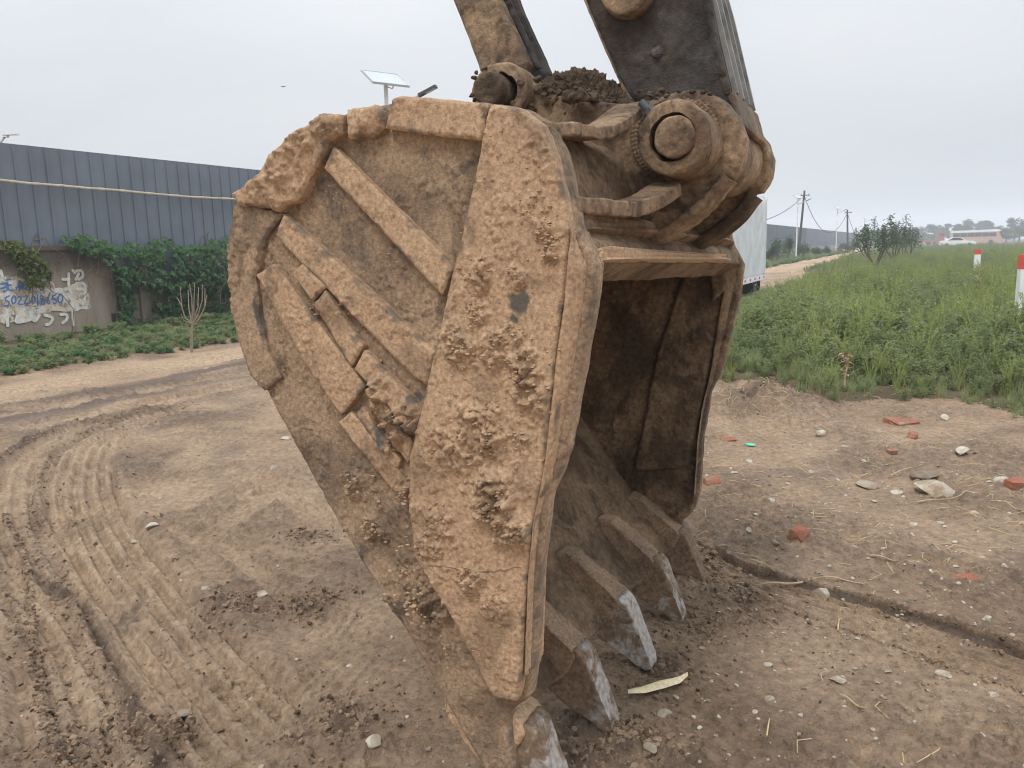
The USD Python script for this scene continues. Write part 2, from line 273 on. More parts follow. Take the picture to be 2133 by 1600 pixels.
# tyre tracks: pixel polylines of their centres on the photograph
def curve(px, step=.02):
    p = np.array([G(*q)[:2] for q in px]); t = np.r_[0, np.cumsum(np.hypot(*np.diff(p, axis=0).T))]
    from scipy.interpolate import PchipInterpolator as PI_
    s = np.arange(0, t[-1], step); c = np.stack([PI_(t, p[:, 0])(s), PI_(t, p[:, 1])(s)], 1)
    tn = np.gradient(c, axis=0); tn /= np.linalg.norm(tn, axis=1, keepdims=True)
    return c, np.stack([-tn[:, 1], tn[:, 0]], 1), s
TRACKS = []   # curve, width, depth, grooves, gutter side, gutter strength
for px, w, dp, ng, gs, gst in [
    ([(420, 852), (300, 870), (215, 905), (176, 960), (168, 1012), (185, 1085), (240, 1185), (315, 1288), (400, 1390), (480, 1480), (580, 1600)], .40, .042, 5, +1, 1.0),
    ([(280, 872), (160, 895), (80, 940), (48, 1010), (60, 1100), (110, 1190), (170, 1290), (225, 1380), (300, 1490), (370, 1600)], .34, .036, 4, +1, .9),
    ([(40, 1060), (80, 1120), (115, 1300), (140, 1420), (175, 1520), (215, 1640)], .13, .035, 1, +1, .8),
    ([(1440, 1140), (1550, 1190), (1700, 1232), (1900, 1290), (2133, 1368), (2300, 1420)], .05, .034, 1, 0, 0),
    ([(1480, 1215), (1600, 1262), (1750, 1310), (1950, 1385), (2133, 1450), (2300, 1510)], .03, .022, 1, 0, 0),
    ([(1460, 1178), (1575, 1225), (1725, 1272), (1925, 1338), (2133, 1408), (2300, 1460)], .26, .014, 7, 0, 0),
    ([(380, 1165), (470, 1095), (560, 1040), (640, 990)], .20, .010, 4, 0, 0),
    ([(330, 1110), (430, 1130), (530, 1190), (640, 1290)], .10, .008, 3, 0, 0),
    ([(620, 1370), (700, 1300), (740, 1230)], .2, .008, 5, 0, 0),
    ([(560, 1560), (640, 1480), (720, 1400), (780, 1330)], .22, .007, 5, 0, 0),
    ([(-60, 1180), (20, 1240), (90, 1330), (130, 1450), (150, 1600)], .3, .03, 4, -1, .8), ([(500, 900), (420, 935), (360, 990), (330, 1050)], .3, .014, 5, 0, 0), ([(700, 1120), (640, 1060), (560, 1010), (480, 985)], .22, .012, 6, 0, 0),
    ([(0, 862), (200, 830), (400, 796), (560, 765)], .5, .03, 4, 1, .5), ([(0, 900), (200, 862), (420, 822), (570, 792)], .4, .03, 4, 1, .5), ([(0, 822), (250, 780), (520, 742)], .5, .03, 2, 0, 0)]:
    c, nn, s = curve(px); TRACKS.append((c, nn, s, w, dp, ng, gs, gst, cKDTree(c)))
MOUND = G(1590, 862)
def ground_h(x, y, full=False):
    x = np.asarray(x, float); y = np.asarray(y, float); d = np.hypot(x, y)
    near = ss(70, 12, d)
    h = .035 * n2(x * .45, y * .45, 1) + .014 * fbm(x * 1.7, y * 1.7, 2, 2)
    R = ss(-.12, .3, fbm(x * .9, y * .9, 3, 11))                          # disturbed patches
    right = ss(.8, 2.2, x) * ss(-.6, .4, .35 * x + y - 3.2)
    h = h * ss(.35, 1.5, np.hypot(x - .45, y - 2.5))
    rg = 1 - np.abs(fbm(x * 7, y * 7, 3, 21)) * 2.2
    h = h + near * (R * .022 * rg + .006 * fbm(x * 14, y * 14, 3, 31) + .006 * np.abs(fbm(x * 34, y * 34, 3, 33)) + .010 * ss(.18, .36, fbm(x * 22, y * 22, 3, 35)) * ss(-.2, .3, n2(x * 1.3, y * 1.3, 36)) + .010 * right * fbm(x * 9, y * 9, 3, 41) + R * .012 * ss(.05, .28, fbm(x * 16, y * 16, 3, 51)))
    dark = .30 * R * ss(.1, .9, rg) + (.12 * right) * ss(-.3, .3, fbm(x * 2.2, y * 2.2, 3, 37)) + .12 * ss(.1, .5, fbm(x * 3, y * 3, 3, 38)) + .3 * ss(.02, .4, fbm(x * .8, y * .8, 4, 39))
    tanv = np.zeros_like(h)
    o = off(x, y)
    wide = 3.0 * ss(18, 32, along(x, y)); tr = ss(-.35, .12, n2(along(x, y) * .12, o * 5.5, 66) + .12) * ss(O_T0 - .1, O_T0 + .2, o) * (1 - ss(O_T1 + wide, O_T1 + wide + .3, o)) * ss(-.25, .1, n2(x * .25, y * .25, 61) + .15)
    tanv = np.maximum(tanv, tr); tanv = tanv * (1 - .45 * ss(20, 34, along(x, y))); dark = dark * (1 - tr)
    mudz = (1 - ss(18, 32, along(x, y))) * ss(O_T1, O_T1 + .4, o) * (1 - ss(O_LOT - 1, O_LOT, o)); dark = np.maximum(dark, mudz * ss(-.4, .15, fbm(along(x, y) * .25, o * 3.0, 3, 71)) * .8)
    h = h + mudz * .03 * fbm(along(x, y) * .3, o * 4.5, 3, 72) * near
    h = h + .09 * ss(O_VERGE + .5, O_VERGE - .4, o) * ss(3, -1, x - y)
    P2 = np.stack([x.ravel(), y.ravel()], 1)
    for c, nn, s, w, dp, ng, gs, gst, kd in TRACKS:
        pad = w * 1.3 + .05; lo, hi = c.min(0) - pad, c.max(0) + pad
        cand = np.nonzero((P2[:, 0] > lo[0]) & (P2[:, 0] < hi[0]) & (P2[:, 1] > lo[1]) & (P2[:, 1] < hi[1]))[0]
        if not len(cand): continue
        dist, i = kd.query(P2[cand], distance_upper_bound=pad, workers=-1)
        g_ = np.isfinite(dist); ok = cand[g_]; i = i[g_]
        if not len(ok): continue
        ii = i; l = np.einsum('ij,ij->i', P2[ok] - c[ii], nn[ii]); sa = s[ii]
        ends = ss(0, .25, sa) * (1 - ss(s[-1] - .25, s[-1], sa))
        jit = 1 + .25 * n2(sa * 3, l * 0 + w * 50, 81)
        lw = l / w + .022 * n2(sa * 2.2, l * 0 + 3, 82)
        inside = 1 - ss(.44, .56, np.abs(lw))
        prof = -dp * inside * jit * (ss(-.1, .25, n2(sa * 2.2, lw * 0, 90)) if ng == 1 and not gs else 1)
        if ng > 1:
            k = np.tanh(2.6 * np.cos(2 * np.pi * ng * lw)); broken = ss(-.35, .15, n2(sa * 4.5, np.floor(lw * ng) * 7.7, 83))
            prof += inside * dp * .5 * k * (.35 + .65 * broken)
        if ng > 1: prof += inside * .22 * dp * np.tanh(2.5 * np.cos(sa * 2 * np.pi / .07 + 3.1 * np.floor(lw * ng))) * ss(.0, .3, n2(sa * 1.3, lw * 2, 89))
        berm = np.exp(-((np.abs(lw) - .64) / .12) ** 2) * (.35 + .9 * np.clip(n2(sa * 7, l * 9, 84) + .3, 0, 1)) * dp * .8
        gl = 0
        if gs: 
            gl = np.exp(-((lw + gs * .62) / .13) ** 2) * gst
            prof += gl * (-.012 + .07 * np.clip(fbm(sa * 9, l * 14, 3, 85), -.4, .6))
        hh = h.ravel(); dd = dark.ravel(); tt = tanv.ravel()
        smooth = inside * ends * .8
        hh[ok] = hh[ok] * (1 - .6 * smooth) + ends * (prof + berm)
        dk = np.clip(gl * (.9 + .8 * n2(sa * 6, l * 6, 86)), 0, 1) if gs else (inside * .85 if ng == 1 else inside * .0)
        dd[ok] = np.maximum(dd[ok] * (1 - .75 * smooth * (ng > 1)), dk * ends)
        tt[ok] = np.maximum(tt[ok], inside * ends * (ng > 1) * ((.35 + .55 * ss(-.2, .6, np.cos(2 * np.pi * ng * lw))) if gs else .5) * ss(-.35, .2, n2(sa * 2, l * 2, 87)))
        h = hh.reshape(h.shape); dark = dd.reshape(h.shape); tanv = tt.reshape(h.shape)
    r2 = ((x - MOUND[0]) / .62) ** 2 + ((y - MOUND[1]) / .5) ** 2
    m = np.exp(-r2 * 1.3); h = h + m * (.22 + .12 * fbm(x * 4, y * 4, 5, 91, .6)) + .05 * m * np.abs(fbm(x * 13, y * 13, 3, 94)) ; dark = np.maximum(dark, m * (.3 + .6 * ss(-.2, .3, fbm(x * 4, y * 4, 2, 92))))
    fe = field_edge(x, y); h = h + .05 * ss(-.2, .4, fe) * (1 + n2(x * 2.2, y * 2.2, 93))
    for cx, cy, rr in [(650, 1260, .14), (640, 1120, .12), (470, 1270, .15), (270, 1270, .1), (120, 1560, .2), (1380, 1400, .12), (1540, 1250, .15), (700, 1520, .16), (355, 1500, .09)]:
        q = G(cx, cy); g = np.exp(-((x - q[0]) ** 2 + (y - q[1]) ** 2) / rr ** 2)
        h = h + g * .04 * fbm(x * 15, y * 15, 3, 95) + g * .012; dark = np.maximum(dark, g * (.55 + .8 * n2(x * 12, y * 12, 96)))
    if full: return h, np.clip(dark, 0, 1), np.clip(tanv, 0, 1), o, fe
    return h
# the ground: one polar sheet, finest where the camera looks, split by kind; a coarser apron carries it round and out to the horizon
def polar(az, r):
    a, q = np.meshgrid(az, r); return q * np.sin(a), q * np.cos(a)
pys = np.concatenate([np.arange(1760, 560, -1.7), np.arange(560, 527, -1.0)])
rr = np.array([np.linalg.norm(G(CX, p)[:2]) for p in pys]); rr = np.concatenate([[.55, .8, 1.05, 1.3, 1.5], rr[rr > 1.6], np.geomspace(rr[-1] * 1.06, 900, 30)])
az = np.linspace(math.radians(-40), math.radians(40), 840)
gx, gy = polar(az, rr); gh, gd, gt, go, gf = ground_h(gx, gy, True)
nr, na = gx.shape; idx = np.arange(nr * na).reshape(nr, na)
quads = np.stack([idx[:-1, :-1], idx[:-1, 1:], idx[1:, 1:], idx[1:, :-1]], -1).reshape(-1, 4)[:, ::-1]
fc_o = go.ravel()[quads].mean(1); fc_f = gf.ravel()[quads].mean(1); fc_d = np.hypot(gx, gy).ravel()[quads].mean(1)
kinds = np.where(fc_f > .1, 2, np.where((fc_o < O_VERGE), 2, np.where(fc_o < O_LOT - .3, 1, 0))); kinds = np.where((fc_d > 160), 2, kinds)
V = np.stack([gx.ravel(), gy.ravel(), gh.ravel()], 1)
for k, nm, mt in ((0, 'muddy_ground', GROUND), (1, 'dirt_road', GROUND), (2, 'field_ground', SOIL)):
    q = quads[kinds == k]; u, inv = np.unique(q, return_inverse=True)
    tag(obj(nm, (V[u], inv.reshape(-1, 4)), mt, None, True, {'dark': gd.ravel()[u], 'tan': gt.ravel()[u]}), kind='structure')
az2 = np.linspace(math.radians(40), math.radians(320), 100); r2_ = np.concatenate([[.001], np.geomspace(.55, 900, 60)])
ax_, ay_ = polar(az2, r2_); ah = ground_h(ax_, ay_) ; ii = np.arange(ax_.size).reshape(ax_.shape)
q = np.stack([ii[:-1, :-1], ii[:-1, 1:], ii[1:, 1:], ii[1:, :-1]], -1).reshape(-1, 4)[:, ::-1]
tag(obj('surrounding_ground', (np.stack([ax_.ravel(), ay_.ravel(), ah.ravel()], 1), q), GROUND, None, True), kind='structure')
from scipy.interpolate import RegularGridInterpolator as RGI
_rgi = RGI((np.log(rr), az), gh, bounds_error=False, fill_value=None); _ghfull = ground_h
def ground_h(x, y, full=False):                           # looked up in the modelled sheet
    if full: return _ghfull(x, y, True)
    x = np.asarray(x, float); y = np.asarray(y, float); a = np.arctan2(x, y)
    d = np.log(np.clip(np.hypot(x, y), rr[0], rr[-1]))
    return _rgi(np.stack([d, np.clip(a, az[0], az[-1])], -1))
def leaves(proto, C, azs, els, S):
    """many copies of one leaf as one mesh: centres, yaw, tilt, size (n or n x 3)"""
    C = np.asarray(C, float); azs = np.asarray(azs); els = np.asarray(els); S = np.asarray(S, float); S = np.repeat(S[:, None], 3, 1) if S.ndim == 1 else S
    v = proto.vertices[None] * S[:, None, :]; ce, se, ca, sa = np.cos(els)[:, None], np.sin(els)[:, None], np.cos(azs)[:, None], np.sin(azs)[:, None]
    y, z = v[..., 1] * ce - v[..., 2] * se, v[..., 1] * se + v[..., 2] * ce; x = v[..., 0]
    V = np.stack([x * ca - y * sa, x * sa + y * ca, z], -1) + C[:, None, :]; n = len(proto.vertices)
    return trimesh.Trimesh(V.reshape(-1, 3), (proto.faces[None] + (np.arange(len(C)) * n)[:, None, None]).reshape(-1, 3), process=False)
def gp(px, py, dz=0.0):                                   # point on the modelled ground under a pixel
    p = G(px, py); 
    for _ in range(3): p = G(px, py, float(ground_h(p[0], p[1])))
    return p + np.array([0, 0, dz])

# ------------------------------------------------------------------ the excavator: its bucket's frame (t runs from the near side plate to the far one)
WV = ray(1900, 551); VV = np.array([0, 0, 1.]) - WV * WV[2]; VV /= np.linalg.norm(VV); UV = np.cross(WV, VV)
D0, BW = 1.66, 1.74
O = EYE + WV * D0
def X(u, v, t): u, v, t = np.broadcast_arrays(np.asarray(u, float), v, t); return O + u[..., None] * UV + v[..., None] * VV + t[..., None] * WV
def uv(px, py, t=0.0):
    d = ray(px, py); p = EYE + d * ((D0 + t) / (d @ WV)) - O; return np.array([p @ UV, p @ VV])
def uvs(pts, t=0.0): return np.array([uv(*p, t) for p in pts])
def poly(pts, t=0.0, rough=0.0, seed=0, step=.012, smooth=0):
    p = uvs(pts, t)
    for _ in range(smooth):
        q = np.roll(p, -1, 0); p = np.stack([.75 * p + .25 * q, .25 * p + .75 * q], 1).reshape(-1, 2)
    g = sg.Polygon(p).buffer(0)
    if g.geom_type != 'Polygon': g = max(g.geoms, key=lambda a: a.area)
    r = np.array(shapely.segmentize(g.exterior, step).coords)[:-1]
    if rough: r = r + rough * np.stack([fbm(r[:, 0] * 22, r[:, 1] * 22, 3, seed), fbm(r[:, 0] * 22 + 50, r[:, 1] * 22, 3, seed + 5)], 1)
    g = sg.Polygon(r).buffer(0)
    return max(g.geoms, key=lambda a: a.area) if g.geom_type != 'Polygon' else sg.Polygon(g.exterior)
CLUMPS = [(1015, 572, 36, .022), (1085, 575, 22, .012), (1010, 655, 26, .014), (965, 705, 45, .014), (1045, 725, 50, .018), (1110, 760, 40, .02), (1130, 830, 50, .016), (985, 730, 40, .016),
          (1080, 700, 30, .012), (1000, 905, 75, .016), (940, 935, 60, .012), (1040, 890, 50, .014), (1045, 1015, 52, .034), (1030, 1060, 34, .03), (1075, 1095, 48, .028), (1110, 800, 40, .012), (805, 850, 45, .03), (845, 880, 42, .03),
          (865, 860, 34, .026), (800, 800, 30, .018), (820, 915, 36, .02), (1000, 1185, 26, .022), (880, 1225, 50, .03), (905, 1265, 50, .026), (820, 1260, 45, .016), (850, 1170, 34, .02), (780, 1100, 38, .014), (930, 1080, 44, .012), (985, 1205, 30, .02),
          (1130, 440, 36, .006), (1150, 480, 30, .012), (1165, 520, 26, .012), (640, 300, 50, .012), (600, 350, 44, .012), (690, 265, 34, .012), (560, 395, 36, .012), (765, 265, 26, .008), (905, 1130, 40, .014), (1045, 1250, 40, .014), (740, 1000, 40, .012), (670, 640, 26, .008), (735, 640, 34, .012), (850, 1010, 30, .014), (1100, 910, 24, .008)]
CL = [(uv(a, b), c / 925.0, h) for a, b, c, h in CLUMPS]
BARE = [(1095, 625, 30, 30), (1085, 665, 18, 14), (870, 830, 24, 16), (800, 905, 22, 40), (545, 650, 12, 60), (1170, 900, 0, 0), (835, 1290, 14, 22)]
BR = [(uv(a, b), c / 925.0, d / 925.0) for a, b, c, d in BARE if c]
STAIN = [(590, 760, 24, 36), (575, 600, 20, 90), (515, 560, 16, 60), (990, 390, 26, 110), (955, 520, 26, 90), (925, 640, 18, 60), (700, 330, 30, 20), (530, 470, 30, 60), (760, 950, 20, 40), (900, 1250, 50, 40), (800, 1130, 40, 24), (640, 950, 26, 26), (1040, 1030, 40, 46)]
ST = [(uv(a, b), c / 925.0, d / 925.0) for a, b, c, d in STAIN]
def mudh(u, v, amp=1.0, seed=0):
    """height of the caked mud, and masks of bare steel and of moist dark mud"""
    h = .0012 * fbm(u * 60, v * 60, 3, 101 + seed) + .003 * fbm(u * 6, v * 6, 2, 105 + seed)
    fl = fbm(u * 9, v * 9, 5, 111 + seed, .62); m = ss(.2, .25, fl); h = h + m * (.0025 + .006 * np.abs(fbm(u * 45, v * 45, 3, 115)))
    dens = ss(-.05, .4, fbm(u * 6, v * 6, 2, 117 + seed))
    h = h + (.12 + .88 * dens) * (.0048 * ss(.3, .42, fbm(u * 48, v * 48, 2, 118 + seed)) + .0024 * ss(.24, .34, fbm(u * 85, v * 85, 2, 119 + seed)))
    bare = np.zeros_like(u); st = np.zeros_like(u)
    wx, wy = u + .02 * fbm(u * 16, v * 16, 2, 131), v + .02 * fbm(u * 16, v * 16, 2, 132)
    for c, r, hh in CL:
        d = np.hypot(wx - c[0], wy - c[1]) / r
        k = d < 1.5
        if not k.any(): continue
        e = 1 - ss(.55, 1.15, d[k] + .38 * fbm(u[k] * 26, v[k] * 26, 3, 135))
        h[k] += e * hh * (.25 + 1.5 * np.abs(fbm(u[k] * 30, v[k] * 30, 4, 138, .6)) + .5 * np.abs(fbm(u[k] * 70, v[k] * 70, 2, 141)))
        st[k] = np.maximum(st[k], e * .3 * ss(-.1, .4, fbm(u[k] * 20, v[k] * 20, 2, 143)))
    for c, a, b in BR:
        d = np.hypot((wx - c[0]) / a, (wy - c[1]) / b); e = 1 - ss(.6, .9, d + .5 * fbm(u * 30, v * 30, 3, 151)); bare = np.maximum(bare, e); h = h * (1 - .6 * e)
    for c, a, b in ST:
        d = np.hypot((wx - c[0]) / a, (wy - c[1]) / b); st = np.maximum(st, .5 * (1 - ss(.4, 1.1, d + .7 * fbm(u * 18, v * 18, 3, 155))))
    st = np.maximum(st, .42 * ss(.1, .5, fbm(u * 5, v * 5, 4, 161 + seed)))
    return h * amp, bare, st
def innerh(u, v, amp=1.0, seed=0):
    """rough smeared mud on the inner faces"""
    h = .004 * fbm(u * 9, v * 9, 4, 171 + seed) + .012 * ss(.1, .3, fbm(u * 5, v * 5, 4, 173 + seed)) * (.3 + np.abs(fbm(u * 26, v * 26, 4, 175))) + .004 * ss(.2, .4, fbm(u * 40, v * 40, 2, 177))
    return h * amp, np.zeros_like(u), .8 * ss(-.1, .4, fbm(u * 4, v * 4, 4, 179 + seed))
def slab(g, t0, t1, bevel=.012, res=.006, amp=1.0, seed=0, noise=mudh):
    """a plate over polygon g: its near face at t0 carries the mud, edges rounded by bevel, back at t1. Returns mesh, attributes."""
    ring = np.array(shapely.segmentize(sg.Polygon(g.exterior).exterior, res * 1.5).coords)[:-1]; n = len(ring)
    x0, y0, x1, y1 = g.bounds
    a, b = np.meshgrid(np.arange(x0, x1, res), np.arange(y0, y1, res * .87)); a[1::2] += res / 2
    q = np.stack([a.ravel(), b.ravel()], 1); q = q + np.random.default_rng(1).uniform(-.2, .2, q.shape) * res
    shapely.prepare(g); q = q[shapely.contains_xy(g, q[:, 0], q[:, 1])]
    ext = g.exterior; dq = shapely.distance(shapely.points(q), ext); k = dq > res * .55; q, dq = q[k], dq[k]
    p = np.vstack([ring, q]); d = np.r_[np.zeros(n), dq]
    f = Delaunay(p).simplices; c = p[f].mean(1); f = f[shapely.contains_xy(g, c[:, 0], c[:, 1])]
    e1, e2 = p[f[:, 1]] - p[f[:, 0]], p[f[:, 2]] - p[f[:, 0]]; flip = (e1[:, 0] * e2[:, 1] - e1[:, 1] * e2[:, 0]) < 0; f[flip] = f[flip][:, ::-1]
    h, bare, st = noise(p[:, 0], p[:, 1], amp, seed)
    bare = np.maximum(bare, .75 * ss(.08, .3, fbm(p[:, 0] * 14, p[:, 1] * 14, 4, 191 + seed)) * (1 - ss(.003, .015, d + .006 * fbm(p[:, 0] * 60, p[:, 1] * 60, 2, 193))))
    w = np.minimum(d / bevel, 1); rnd = bevel * (1 - np.sqrt(np.maximum(1 - (1 - w) ** 2, 0)))
    t = t0 + rnd - h * np.clip(d / (bevel * .7), 0.25, 1)
    top = X(p[:, 0], p[:, 1], t); bot = X(ring[:, 0], ring[:, 1], np.full(n, t1))
    tb, fb = trimesh.creation.triangulate_polygon(sg.Polygon(ring), engine='earcut')
    i = np.arange(n); j = (i + 1) % n; N = len(p)
    ccw = sg.LinearRing(ring).is_ccw
    nb = len(tb); K = N + n + nb; sk = np.vstack([np.stack([K + i, N + i, N + j], 1), np.stack([K + i, N + j, K + j], 1)]); sk = sk if ccw else sk[:, ::-1]
    Vv = np.vstack([top, bot, X(tb[:, 0], tb[:, 1], np.full(len(tb), t1)), top[:n]]); fb = np.asarray(fb) + N + n
    F = np.vstack([f, sk, fb])
    z = np.zeros(len(Vv) - N)
    m = trimesh.Trimesh(Vv, F, process=False)
    if m.face_normals[0] @ WV > 0 and False: m.invert()
    z = np.zeros(len(Vv) - N - n); return m, {'bare': np.r_[bare, z, bare[:n]], 'dark': np.r_[st, z, st[:n]]}
def loc(m): m.vertices = m.vertices - BASE; return m
BASE = np.array([.45, 2.5, 0.0])
EXC = thing('excavator', 'excavator arm holding its big mud-caked bucket with teeth resting on the ground', 'excavator', BASE)
# the bucket's shell: an open profile swept from plate to plate
OUT = [(1060, 1490), (1075, 1640), (1010, 1610), (955, 1515), (905, 1425), (850, 1325), (760, 1185), (680, 1050), (600, 905), (552, 812), (522, 768), (503, 712), (487, 640), (480, 560), (484, 480), (500, 410), (548, 368), (590, 308), (640, 264), (735, 230), (832, 209), (850, 203), (1032, 214), (1098, 226), (1145, 258), (1175, 325), (1190, 400), (1205, 472), (1244, 548)]
def sweep_shell():
    prof = [(1100, 1545), (1030, 1560), (962, 1492), (905, 1415), (850, 1318), (765, 1180), (685, 1045), (606, 900), (560, 808), (530, 765), (512, 712), (496, 640), (489, 560), (493, 480), (508, 415), (555, 372), (597, 312), (645, 270), (738, 236), (850, 209), (1030, 220), (1090, 234), (1120, 268), (1138, 335), (1158, 402), (1192, 474), (1238, 549)]
    p = uvs(prof)[1:]; ls = sg.LineString(p)
    L = ls.length; c = np.array([ls.interpolate(s).coords[0] for s in np.linspace(0, L, int(L / .03))])
    for _ in range(4): c[1:-1] = .25 * c[:-2] + .5 * c[1:-1] + .25 * c[2:]
    ls = sg.LineString(c); L = ls.length; n = int(L / .011); c = np.array([ls.interpolate(s).coords[0] for s in np.linspace(0, L, n)])
    tn = np.gradient(c, axis=0); tn /= np.linalg.norm(tn, axis=1, keepdims=True); nn = np.stack([tn[:, 1], -tn[:, 0]], 1)   # points into the bucket (profile runs clockwise)
    s = np.linspace(0, L, n); th = .032 + .035 * (1 - ss(0, .16, s)) * 0 + .05 * ss(L - .14, L - .02, s)
    th = th * (.35 + .65 * ss(0, .10, s))
    return c, nn, s, th, L
c_, nn_, s_, th_, L_ = sweep_shell()
tt_ = np.linspace(.02, BW - .02, 132)
def shell_grid():
    S, T = np.meshgrid(s_, tt_, indexing='ij')
    h = .012 * fbm(S * 3, T * 3, 3, 201) + .004 * fbm(S * 16, T * 16, 4, 203) + .016 * ss(.1, .35, fbm(S * 5, T * 5, 3, 205)) * np.abs(fbm(S * 22, T * 22, 3, 207) + .2)
    h += .012 * np.sin(S * 2 * np.pi / .05 + 2 * n2(S * 3, T * 2, 208)) * ss(L_ - .5, L_ - .3, S) * .35
    inn = c_[:, None, :] + nn_[:, None, :] * (th_[:, None] + h * (ss(0, .08, S)))[..., None]
    ho = .004 * fbm(S * 14, T * 14, 4, 211) + .006 * ss(.1, .4, fbm(S * 7, T * 7, 3, 213))
    outr = c_[:, None, :] - nn_[:, None, :] * (ho - .002)[..., None]
    # front beam: bands and lumps
    k = np.exp(-((S - L_ + .05) / .02) ** 2) * .012; outr = outr - nn_[:, None, :] * k[..., None]
    a = X(inn[..., 0], inn[..., 1], T); b = X(outr[..., 0], outr[..., 1], T)[::-1]
    g = np.vstack([a, b]); n, m = g.shape[:2]; ix = np.arange(n * m).reshape(n, m); ix = np.vstack([ix, ix[:1]])
    q = np.stack([ix[:-1, :-1], ix[:-1, 1:], ix[1:, 1:], ix[1:, :-1]], -1).reshape(-1, 4)
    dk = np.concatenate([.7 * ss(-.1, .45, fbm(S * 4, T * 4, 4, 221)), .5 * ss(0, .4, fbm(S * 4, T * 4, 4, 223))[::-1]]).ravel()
    return trimesh.Trimesh(g.reshape(-1, 3), np.vstack([q[:, [0, 1, 2]], q[:, [0, 2, 3]]]), process=False), dk
sh, dk = shell_grid(); sh.fix_normals() if False else None
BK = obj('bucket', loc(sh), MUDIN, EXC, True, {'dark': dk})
NEARP = poly(OUT + [(1234, 640), (1216, 740), (1200, 830), (1182, 930), (1164, 985), (1142, 1030), (1130, 1130), (1120, 1200), (1112, 1390), (1098, 1455)], 0, .004, 3)
def part(name, gpoly, t0, t1, mat=MUD, label=None, parent=None, **k):
    m, at = slab(gpoly, t0, t1, **k); o = obj(name, loc(m), mat, parent or BK, True, at)
    if label: tag(o, label)
    return o
part('side_plate', NEARP, 0, .045, MUDB, res=.005, bevel=.015, label='outer side plate caked in tan mud')
FARP = poly(OUT + [(1238, 640), (1222, 740), (1205, 830), (1186, 930), (1164, 985), (1142, 1030), (1130, 1130), (1120, 1200), (1116, 1390), (1098, 1455)], 0, .003, 5)
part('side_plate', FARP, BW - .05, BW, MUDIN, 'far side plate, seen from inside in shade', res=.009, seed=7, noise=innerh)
def part_px(name, pts, t0, t1, **k):
    pk = {a: k.pop(a) for a in ('rough', 'smooth') if a in k}; return part(name, poly(pts, 0, pk.get('rough', .004), len(pts), smooth=pk.get('smooth', 0)), t0, t1, **k)
# big cheek plate along the opening, and the cutter edge in front of it
part_px('cheek_plate', [(1041, 222), (1095, 230), (1140, 262), (1168, 328), (1184, 400), (1198, 480), (1187, 600), (1170, 720), (1157, 850), (1142, 985), (1122, 1080), (1108, 1200), (1102, 1300), (1098, 1400), (1086, 1450), (1040, 1440), (1000, 1365), (959, 1287), (876, 1148), (866, 1050), (866, 950), (890, 856), (926, 700), (958, 560), (990, 430), (1018, 298), (1030, 232)], -.034, .01, bevel=.007, rough=.0015, res=.0045, label='wide cheek plate with lumpy mud')
def cutter(tn, t0, t1, mat, label):
    a = np.array([uv(*p, 0) for p in [(1203, 480), (1192, 560), (1186, 640), (1172, 730), (1160, 840), (1148, 950), (1138, 1010), (1122, 1090), (1112, 1200), (1106, 1390)]])
    b = np.array([uv(*p, .045) for p in [(1205, 470), (1247, 552), (1236, 640), (1219, 740), (1204, 830), (1184, 930), (1168, 985), (1146, 1030), (1126, 1200), (1116, 1390)]])
    def rs(p):
        l = sg.LineString(p); return np.array([l.interpolate(s, True).coords[0] for s in np.linspace(0, 1, 150)])
    a, b = rs(a), rs(b); n = 150
    j = .004 * fbm(np.arange(n) * .14, np.zeros(n), 3, 301 + int(tn * 10)); b = b + j[:, None]
    rows = []
    for w in np.linspace(0, 1, 9):
        rr_ = a * (1 - w) + b * w; t = t0 + (t1 - t0) * (w ** 1.6) * .5 - .006 * math.sin(math.pi * w) - .003 * fbm(np.arange(n) * .35, np.full(n, w * 4), 3, 305)
        rows.append(X(rr_[:, 0], rr_[:, 1], t))
    rows.append(rows[-1].copy()); rows.append(X(b[:, 0], b[:, 1], np.full(n, t1))); rows.append(X(a[:, 0], a[:, 1], np.full(n, t1)))
    g = np.stack(rows); ix = np.arange(g.shape[0] * n).reshape(-1, n); ix = np.vstack([ix, ix[:1]])
    q = np.stack([ix[:-1, :-1], ix[1:, :-1], ix[1:, 1:], ix[:-1, 1:]], -1).reshape(-1, 4)
    bare = np.zeros((g.shape[0], n)); sarr = np.linspace(0, 1, n)
    for w_ in range(3, 11): bare[w_] = .8 * ss(.0, .35, fbm(sarr * 9, np.full(n, w_ * .3), 3, 311 + int(tn)) + .35 * ss(.3, .5, sarr) - .25) 
    return obj('side_cutter', loc(trimesh.Trimesh(g.reshape(-1, 3), np.vstack([q[:, [0, 1, 2]], q[:, [0, 2, 3]]]), process=False)), mat, BK, 40, None) if False else tag(obj('side_cutter', loc(trimesh.Trimesh(g.reshape(-1, 3), np.vstack([q[:, [0, 1, 2]], q[:, [0, 2, 3]]]), process=False)), mat, BK, True, {'bare': bare.ravel()}), label)
cutter(0, -.034, .075, MUD, 'scraped cutting edge of the near side plate')
cutter(1, BW - .085, BW + .02, MUDIN, 'cutting edge of the far side plate')
